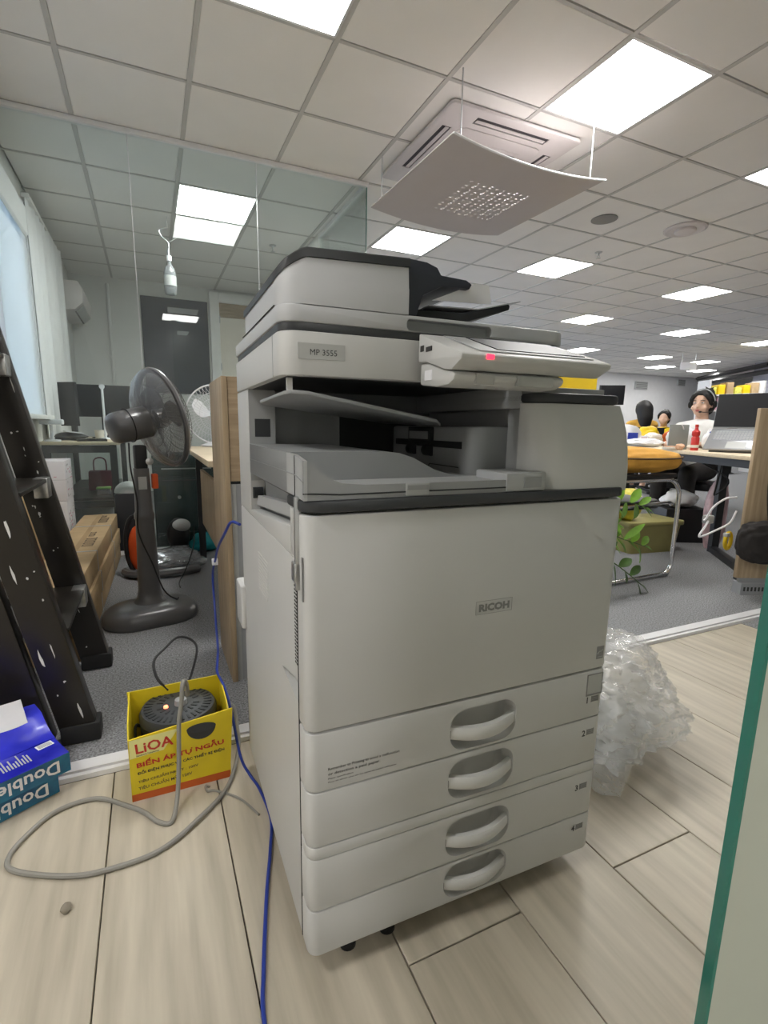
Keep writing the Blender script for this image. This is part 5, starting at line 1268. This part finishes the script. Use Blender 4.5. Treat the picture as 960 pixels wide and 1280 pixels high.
# ------------------------------------------------------------------ people
def chain(bm, pts, rad):
    for (p, q), (a, b) in zip(zip(pts, pts[1:]), zip(rad, rad[1:])):
        p, q = Vector(p), Vector(q); tube(bm, [p.lerp(q, t / 5) for t in range(6)], lambda t, a=a, b=b: a + (b - a) * t, 12)
    for p, r_3 in zip(pts, rad): ball(bm, p, r_3, 2)
def remesh(name, bm, m, parent, vox, **k):
    return modded(name, bm, m, parent, [('REMESH', dict(mode='VOXEL', voxel_size=vox)), ('SMOOTH', dict(factor=.5, iterations=4))], ang=180, **k)
def person(loc, rz, label, head_z=1.115, detail=True, top='shirt', bun=True, group=None):
    """seated figure facing local +Y; z=0 is the floor, the hips rest on a .44 m seat"""
    p = empty('person', loc, rz, label, 'person', group); hz = head_z; sh = hz - .195; R_ = .075
    arms = []
    for s_ in (-1, 1):
        arms.append([(s_ * .155, 0, sh - .02), (s_ * .215, .03, sh - .25), (s_ * .13, .27, .765 if hz > 1.05 else sh - .2)])
    bm = B()
    ball(bm, (0, -.012, hz + .022), (.074, .092, .090), 3); ball(bm, (0, .022, hz - .045), (.056, .066, .066), 3); ball(bm, (0, .045, hz - .088), (.030, .030, .022), 2)
    ball(bm, (0, .083, hz - .012), (.012, .016, .022), 2); ball(bm, (0, .093, hz - .025), (.013, .013, .010), 2); ball(bm, (0, .078, hz - .058), (.022, .012, .011), 2)
    for s_ in (-1, 1): ball(bm, (s_ * .042, .056, hz - .035), (.024, .022, .026), 2); ball(bm, (s_ * .076, -.008, hz - .008), (.010, .020, .032), 2)
    chain(bm, [(0, -.02, hz - .06), (0, -.03, sh + .03)], [.048, .055]); chain(bm, [(-.14, -.02, sh - .02), (.14, -.02, sh - .02)], [.055, .055])
    chain(bm, [(0, -.02, sh - .05), (0, -.01, .75), (0, -.02, .58), (0, -.02, .545)], [.115, .11, .12, .10])
    for s_, a in zip((-1, 1), arms):
        chain(bm, a, [.046, .040, .026])
        w_ = Vector(a[2]); d = (w_ - Vector(a[1])).normalized(); d.z = 0; d = (Vector((-s_ * .25, 1, 0))).normalized(); sx_ = Vector((d.y, -d.x, 0))
        chain(bm, [w_, w_ + d * .07 + Vector((0, 0, -.004))], [.026, .032])
        for k, ln in enumerate((.062, .072, .068, .052)):
            b0 = w_ + d * .085 + sx_ * (k - 1.5) * .019; chain(bm, [b0, b0 + d * ln * .5 + Vector((0, 0, .006)), b0 + d * ln + Vector((0, 0, -.010))], [.0095, .0085, .0075])
        b0 = w_ + d * .03 - sx_ * s_ * -.03; chain(bm, [b0, b0 + d * .03 + sx_ * s_ * -.022 * -1, b0 + d * .058 + sx_ * s_ * .026], [.011, .010, .008])
        chain(bm, [(s_ * .095, .0, .53), (s_ * .11, .40, .52), (s_ * .11, .40, .10), (s_ * .11, .43, .045)], [.085, .062, .045, .035]); chain(bm, [(s_ * .11, .39, .035), (s_ * .115, .54, .028)], [.035, .026])
    remesh('body', bm, 'skin', p, .0075 if detail else .014)
    bm = B(); chain(bm, [(-.150, -.02, sh - .02), (0, -.025, sh + .012), (.150, -.02, sh - .02)], [.062, .062, .062])
    chain(bm, [(0, -.02, sh - .05), (0, -.01, .75), (0, -.02, .58), (0, -.02, .54)], [.128, .126, .136, .125])
    for s_, a in zip((-1, 1), arms): chain(bm, [a[0], a[1], tuple(Vector(a[1]).lerp(Vector(a[2]), .55))], [.060, .054, .046])
    remesh('top', bm, top, p, .011)
    bm = B()
    for s_ in (-1, 1): chain(bm, [(s_ * .09, -.02, .535), (s_ * .11, .40, .525), (s_ * .11, .40, .14)], [.094, .072, .056])
    remesh('trousers', bm, 'bagcloth', p, .014)
    bm = B()
    ball(bm, (0, -.034, hz + .040), (.090, .092, .088), 3); ball(bm, (0, -.062, hz - .02), (.080, .062, .085), 3); ball(bm, (0, .035, hz + .088), (.058, .036, .028), 3)
    for s_ in (-1, 1): chain(bm, [(s_ * .050, .060, hz + .072), (s_ * .075, .040, hz + .035), (s_ * .080, .015, hz - .01)], [.020, .018, .012])
    if bun: ball(bm, (.0, -.10, hz + .095), (.050, .050, .045), 3); chain(bm, [(0, -.10, hz + .12), (.03, -.10, hz + .155)], [.014, .006]); chain(bm, [(0, -.10, hz + .12), (-.03, -.12, hz + .15)], [.014, .006])
    else: ball(bm, (0, -.035, hz), (.115, .10, .12), 3); chain(bm, [(0, -.05, hz), (0, -.09, hz - .12), (0, -.10, hz - .2)], [.11, .10, .08])
    remesh('hair', bm, 'hair', p, .008 if detail else .014)
    if detail:
        for s_ in (-1, 1):
            bm = B(); ball(bm, (s_ * .031, .078, hz + .006), (.013, .008, .0055), 2); e_ = obj('eye', bm, 'paper', p)
            bm = B(); ball(bm, (s_ * .031, .0842, hz + .006), (.0055, .0025, .0052), 2); obj('iris', bm, 'ink', e_)
            bm = B(); tube(bm, [(s_ * .016, .087, hz + .024), (s_ * .032, .086, hz + .028), (s_ * .048, .074, hz + .023)], .0028, 6, sm=3); obj('eyebrow', bm, 'hair', p)
        bm = B(); ball(bm, (0, .087, hz - .054), (.019, .008, .005), 2); ball(bm, (0, .086, hz - .063), (.016, .008, .006), 2); obj('lips', bm, 'lips', p, kind='stuff')
    return p
def office_chair(loc, rz, label):
    c = empty('office_chair', loc, rz, label, 'chair', 'office chairs of the seated people')
    bm = B(); rp(bm, -.22, .22, -.22, .23, .37, .432, r=.06, corners=(1, 1, 1, 1), bev=.015); obj('seat', bm, 'black', c)
    bm = B(); rp(bm, -.20, .20, -.27, -.235, .50, .92, r=.02, corners=(1, 1, 1, 1), bev=.015); obj('backrest', bm, 'black', c)
    bm = B(); tube(bm, [(0, -.18, .39), (0, -.255, .42), (0, -.258, .60)], .016, 8, sm=4); obj('back_bar', bm, 'black', c)
    bm = B(); tube(bm, [(0, 0, .08), (0, 0, .37)], .025, 10); obj('gas_column', bm, 'black', c)
    for k in range(5):
        a = 2 * PI * k / 5; bm = B(); tube(bm, [(0, 0, .09), (.27 * math.cos(a), .27 * math.sin(a), .05)], .018, 8); ball(bm, (.27 * math.cos(a), .27 * math.sin(a), .026), .026, 2); obj('foot', bm, 'black', c)
    return c
g0 = (4.777, .438, 0)
gp = person(g0, math.radians(102), 'young woman with black bun, headset and white top seated behind the desk')
hzz = 1.115
hs = empty('headset', (4.777, .438, 0), math.radians(102), 'grey and black headset with a microphone worn by the seated woman', 'headset')
bm = B(); tube(bm, [(.097 * math.cos(a), -.005 + .025 * math.sin(a), hzz + .01 + .118 * math.sin(a)) for a in [PI * k / 16 for k in range(17)]], .008, 8, rz=.0045); obj('head_band', bm, 'panel_grey', hs)
for s_ in (-1, 1):
    bm = B(); lathe(bm, [(.001, -.010), (.027, -.010), (.030, .004), (.001, .010)], 18, Matrix.Translation((s_ * .101, -.005, hzz - .005)) @ Matrix.Rotation(s_ * PI / 2, 4, 'Y')); obj('ear_cushion', bm, 'black', hs)
bm = B(); tube(bm, [(-.108, 0, hzz - .02), (-.105, .05, hzz - .065), (-.07, .105, hzz - .075), (-.04, .118, hzz - .072)], .003, 6, sm=5); ball(bm, (-.036, .118, hzz - .072), (.013, .009, .009), 2); obj('microphone', bm, 'black', hs)
bm = B(); box(bm, -.165, -.135, .045, .052, .80, .86)
pr = []
office_chair((4.79, .44, 0), math.radians(102), 'black office chair under the woman with the headset')
bm.free()
P2 = [(6.66, 2.50, -30, 1.17, False, 'jacket', False, 'person with long black hair seen from behind in the far office, left of the woman'),
      (7.60, 2.86, 115, 1.07, False, 'yellow', True, 'person with black hair low behind the yellow packages in the far office'),
      (7.35, 3.75, -30, 1.13, False, 'shirt', True, 'person whose dark head shows just beside the copier cover')]
for x, y, a, hz, dt_, tp, bn, lab in P2:
    person((x, y, 0), math.radians(a), lab, hz, dt_, tp, bn, None)
    office_chair((x, y, 0), math.radians(a), 'black office chair under the ' + lab.split(' seen')[0].split(' low')[0].split(' whose')[0] + {'jacket': ' in tan', 'yellow': ' in yellow', 'shirt': ' nearest the copier'}[tp])
# far desk with clutter and the tan jacket on a chair
fd2 = empty('far_desk', (4.9, 1.15, 0), CR, 'far bench desk covered with bags and packages behind the cushion', 'desk')
bx('desk_top', (-.15, 2.6, -.15, .8, .715, .74), 'maple', fd2)
for x in (.03, 2.52):
    for y in (.03, .72): bx('leg', (x, x + .05, y, y + .05, 0, .715), 'steel_dk', fd2)
for k, (x, y, s_, m, lab) in enumerate(((5.06, 1.42, (.10, .08, .09), 'white_bag', 'white rumpled bag on the far desk, left'), (5.42, 1.42, (.12, .10, .10), 'yellow', 'yellow package on the far desk below the low head'), (5.62, 1.30, (.08, .08, .075), 'red_band', 'orange-red package on the far desk beside the yellow one'), (5.25, 1.24, (.12, .07, .06), 'cream', 'cream bag lying on the far desk in front'), (5.9, 1.28, (.16, .09, .09), 'white_bag', 'big white bag on the far desk near the woman'))):
    sack('package', (x, y, .7405), s_, m, lab, 'package', 60 + k, .25)
jk = empty('tan_jacket_chair', (5.06, 2.42, 0), math.radians(150), 'office chair with a tan jacket hung over its back in the far office', 'chair')
bm = B(); rp(bm, -.22, .22, -.22, .23, .40, .46, r=.06, corners=(1, 1, 1, 1), bev=.015); obj('seat', bm, 'black', jk)
bm = B(); tube(bm, [(0, 0, 0.06), (0, 0, .40)], .03, 10); obj('gas_column', bm, 'black', jk)
for k in range(5):
    a = 2 * PI * k / 5; bm = B(); tube(bm, [(0, 0, .06), (.27 * math.cos(a), .27 * math.sin(a), .02)], .02, 8); obj('foot', bm, 'black', jk)
bm = B(); rp(bm, -.20, .20, -.27, -.235, .46, .95, r=.02, corners=(1, 1, 1, 1), bev=.015); obj('backrest', bm, 'black', jk)
bm = B(); prism(bm, [(-.30, -.25, .50), (.30, -.25, .50), (.27, -.25, .90), (.12, -.25, 1.03), (-.02, -.25, 1.06), (-.16, -.25, 1.02), (-.28, -.25, .90)], (0, .055, 0))
bmesh.ops.subdivide_edges(bm, edges=bm.edges, cuts=3, use_grid_fill=True)
for v in bm.verts: v.co += Vector((.02, .03, .015)) * noise.noise(v.co * 7); v.co.y -= .06
obj('jacket', bm, 'jacket', jk)
# black monitor over the copier and the yellow panel behind it
mo = empty('far_monitor', (4.80, 1.40, .741), math.radians(-30), 'black monitor on the far desk seen just above the right end of the copier', 'monitor')
bx('display', (-.14, .10, -.012, .012, .40, .60), 'screen', mo, bev=.003); bx('side_frame', (-.155, -.141, -.013, .013, .40, .60), 'dark', mo); bx('post', (-.012, .012, .013, .03, .008, .5), 'dark', mo); bx('foot', (-.09, .09, -.06, .08, -.0005, .008), 'dark', mo)
fd2.location.x -= .15
yp = empty('yellow_screen', (6.45, 3.95, 0), CR, 'bright yellow upright screen far behind the copier control panel', 'room divider')
bx('screen_sheet', (0, .62, -.03, .03, .04, 1.74), 'yellow', yp); bx('screen_foot', (.05, .57, -.15, .15, 0, .039), 'steel_dk', yp)
# far wall grille, small box, shelf with packages, dark beams
for x, z, w_, h_, lab in ((14.8, 2.17, .55, .24, 'grey ventilation grille high on the far white wall'), (16.7, 2.36, .35, .2, 'small grey box high on the far white wall right of the grille')):
    o = empty('wall_grille', (x, YB, z), 0, lab, 'grille'); bx('grille_frame', (-w_ / 2, w_ / 2, -.05, -.002, 0, h_), 'label', o)
    for k in range(4): bx('slat', (-w_ / 2 + .03, w_ / 2 - .03, -.056, -.0505, .03 + k * h_ * .22, .05 + k * h_ * .22), 'ink_grey', o)
sh_ = empty('storage_shelf', (11.3, 4.75, 0), math.radians(-24), 'far storage shelf with colourful packages behind the woman', 'shelf')
for z in (.4, .9, 1.3, 1.62): bx('shelf_board', (0, 1.2, -.2, .2, z, z + .03), 'wall_white', sh_)
for x in (0, 1.16): bx('upright', (x, x + .04, -.2, .2, 0, 1.95), 'wall_white', sh_)
random.seed(13)
for k in range(6):
    o = bx('shelf_package', (0, .15, -.12, .12, 0, .16 + .05 * (k % 3)), ('lime', 'yellow', 'kraft_dk', 'lime', 'yellow', 'kraft')[k], None, bev=.01, label=('lime green package, first from the left', 'yellow package, second from the left', 'brown package, third from the left', 'lime green package, fourth from the left', 'yellow package, fifth from the left', 'tan package, rightmost')[k] + ' on the far storage shelf', cat='package', group='packages on the far shelf')
    a_ = math.radians(-24); lx = .07 + k * .18; o.location = (11.3 + lx * math.cos(a_), 4.75 + lx * math.sin(a_), 1.651); o.rotation_euler = (0, 0, a_)
o = bx('pink_carton', (0, .5, -.15, .15, 0, .25), 'pink', None, bev=.01, label='pink carton on the far storage shelf below the lime packages', cat='carton'); o.location = (11.3 + .1 * .913, 4.75 - .1 * .4, 1.3305); o.rotation_euler = (0, 0, math.radians(-24))
for k, (a, b, z) in enumerate((((16.2, 8.2), (14.0, 5.0), 2.50), ((16.0, 8.0), (13.9, 4.9), 2.33))):
    bm = B(); tube(bm, [(a[0], a[1], z), (b[0], b[1], z - .02)], .06, 4)
    t_ = obj('trim_%d' % (5 + k), bm, 'black', kind='structure')
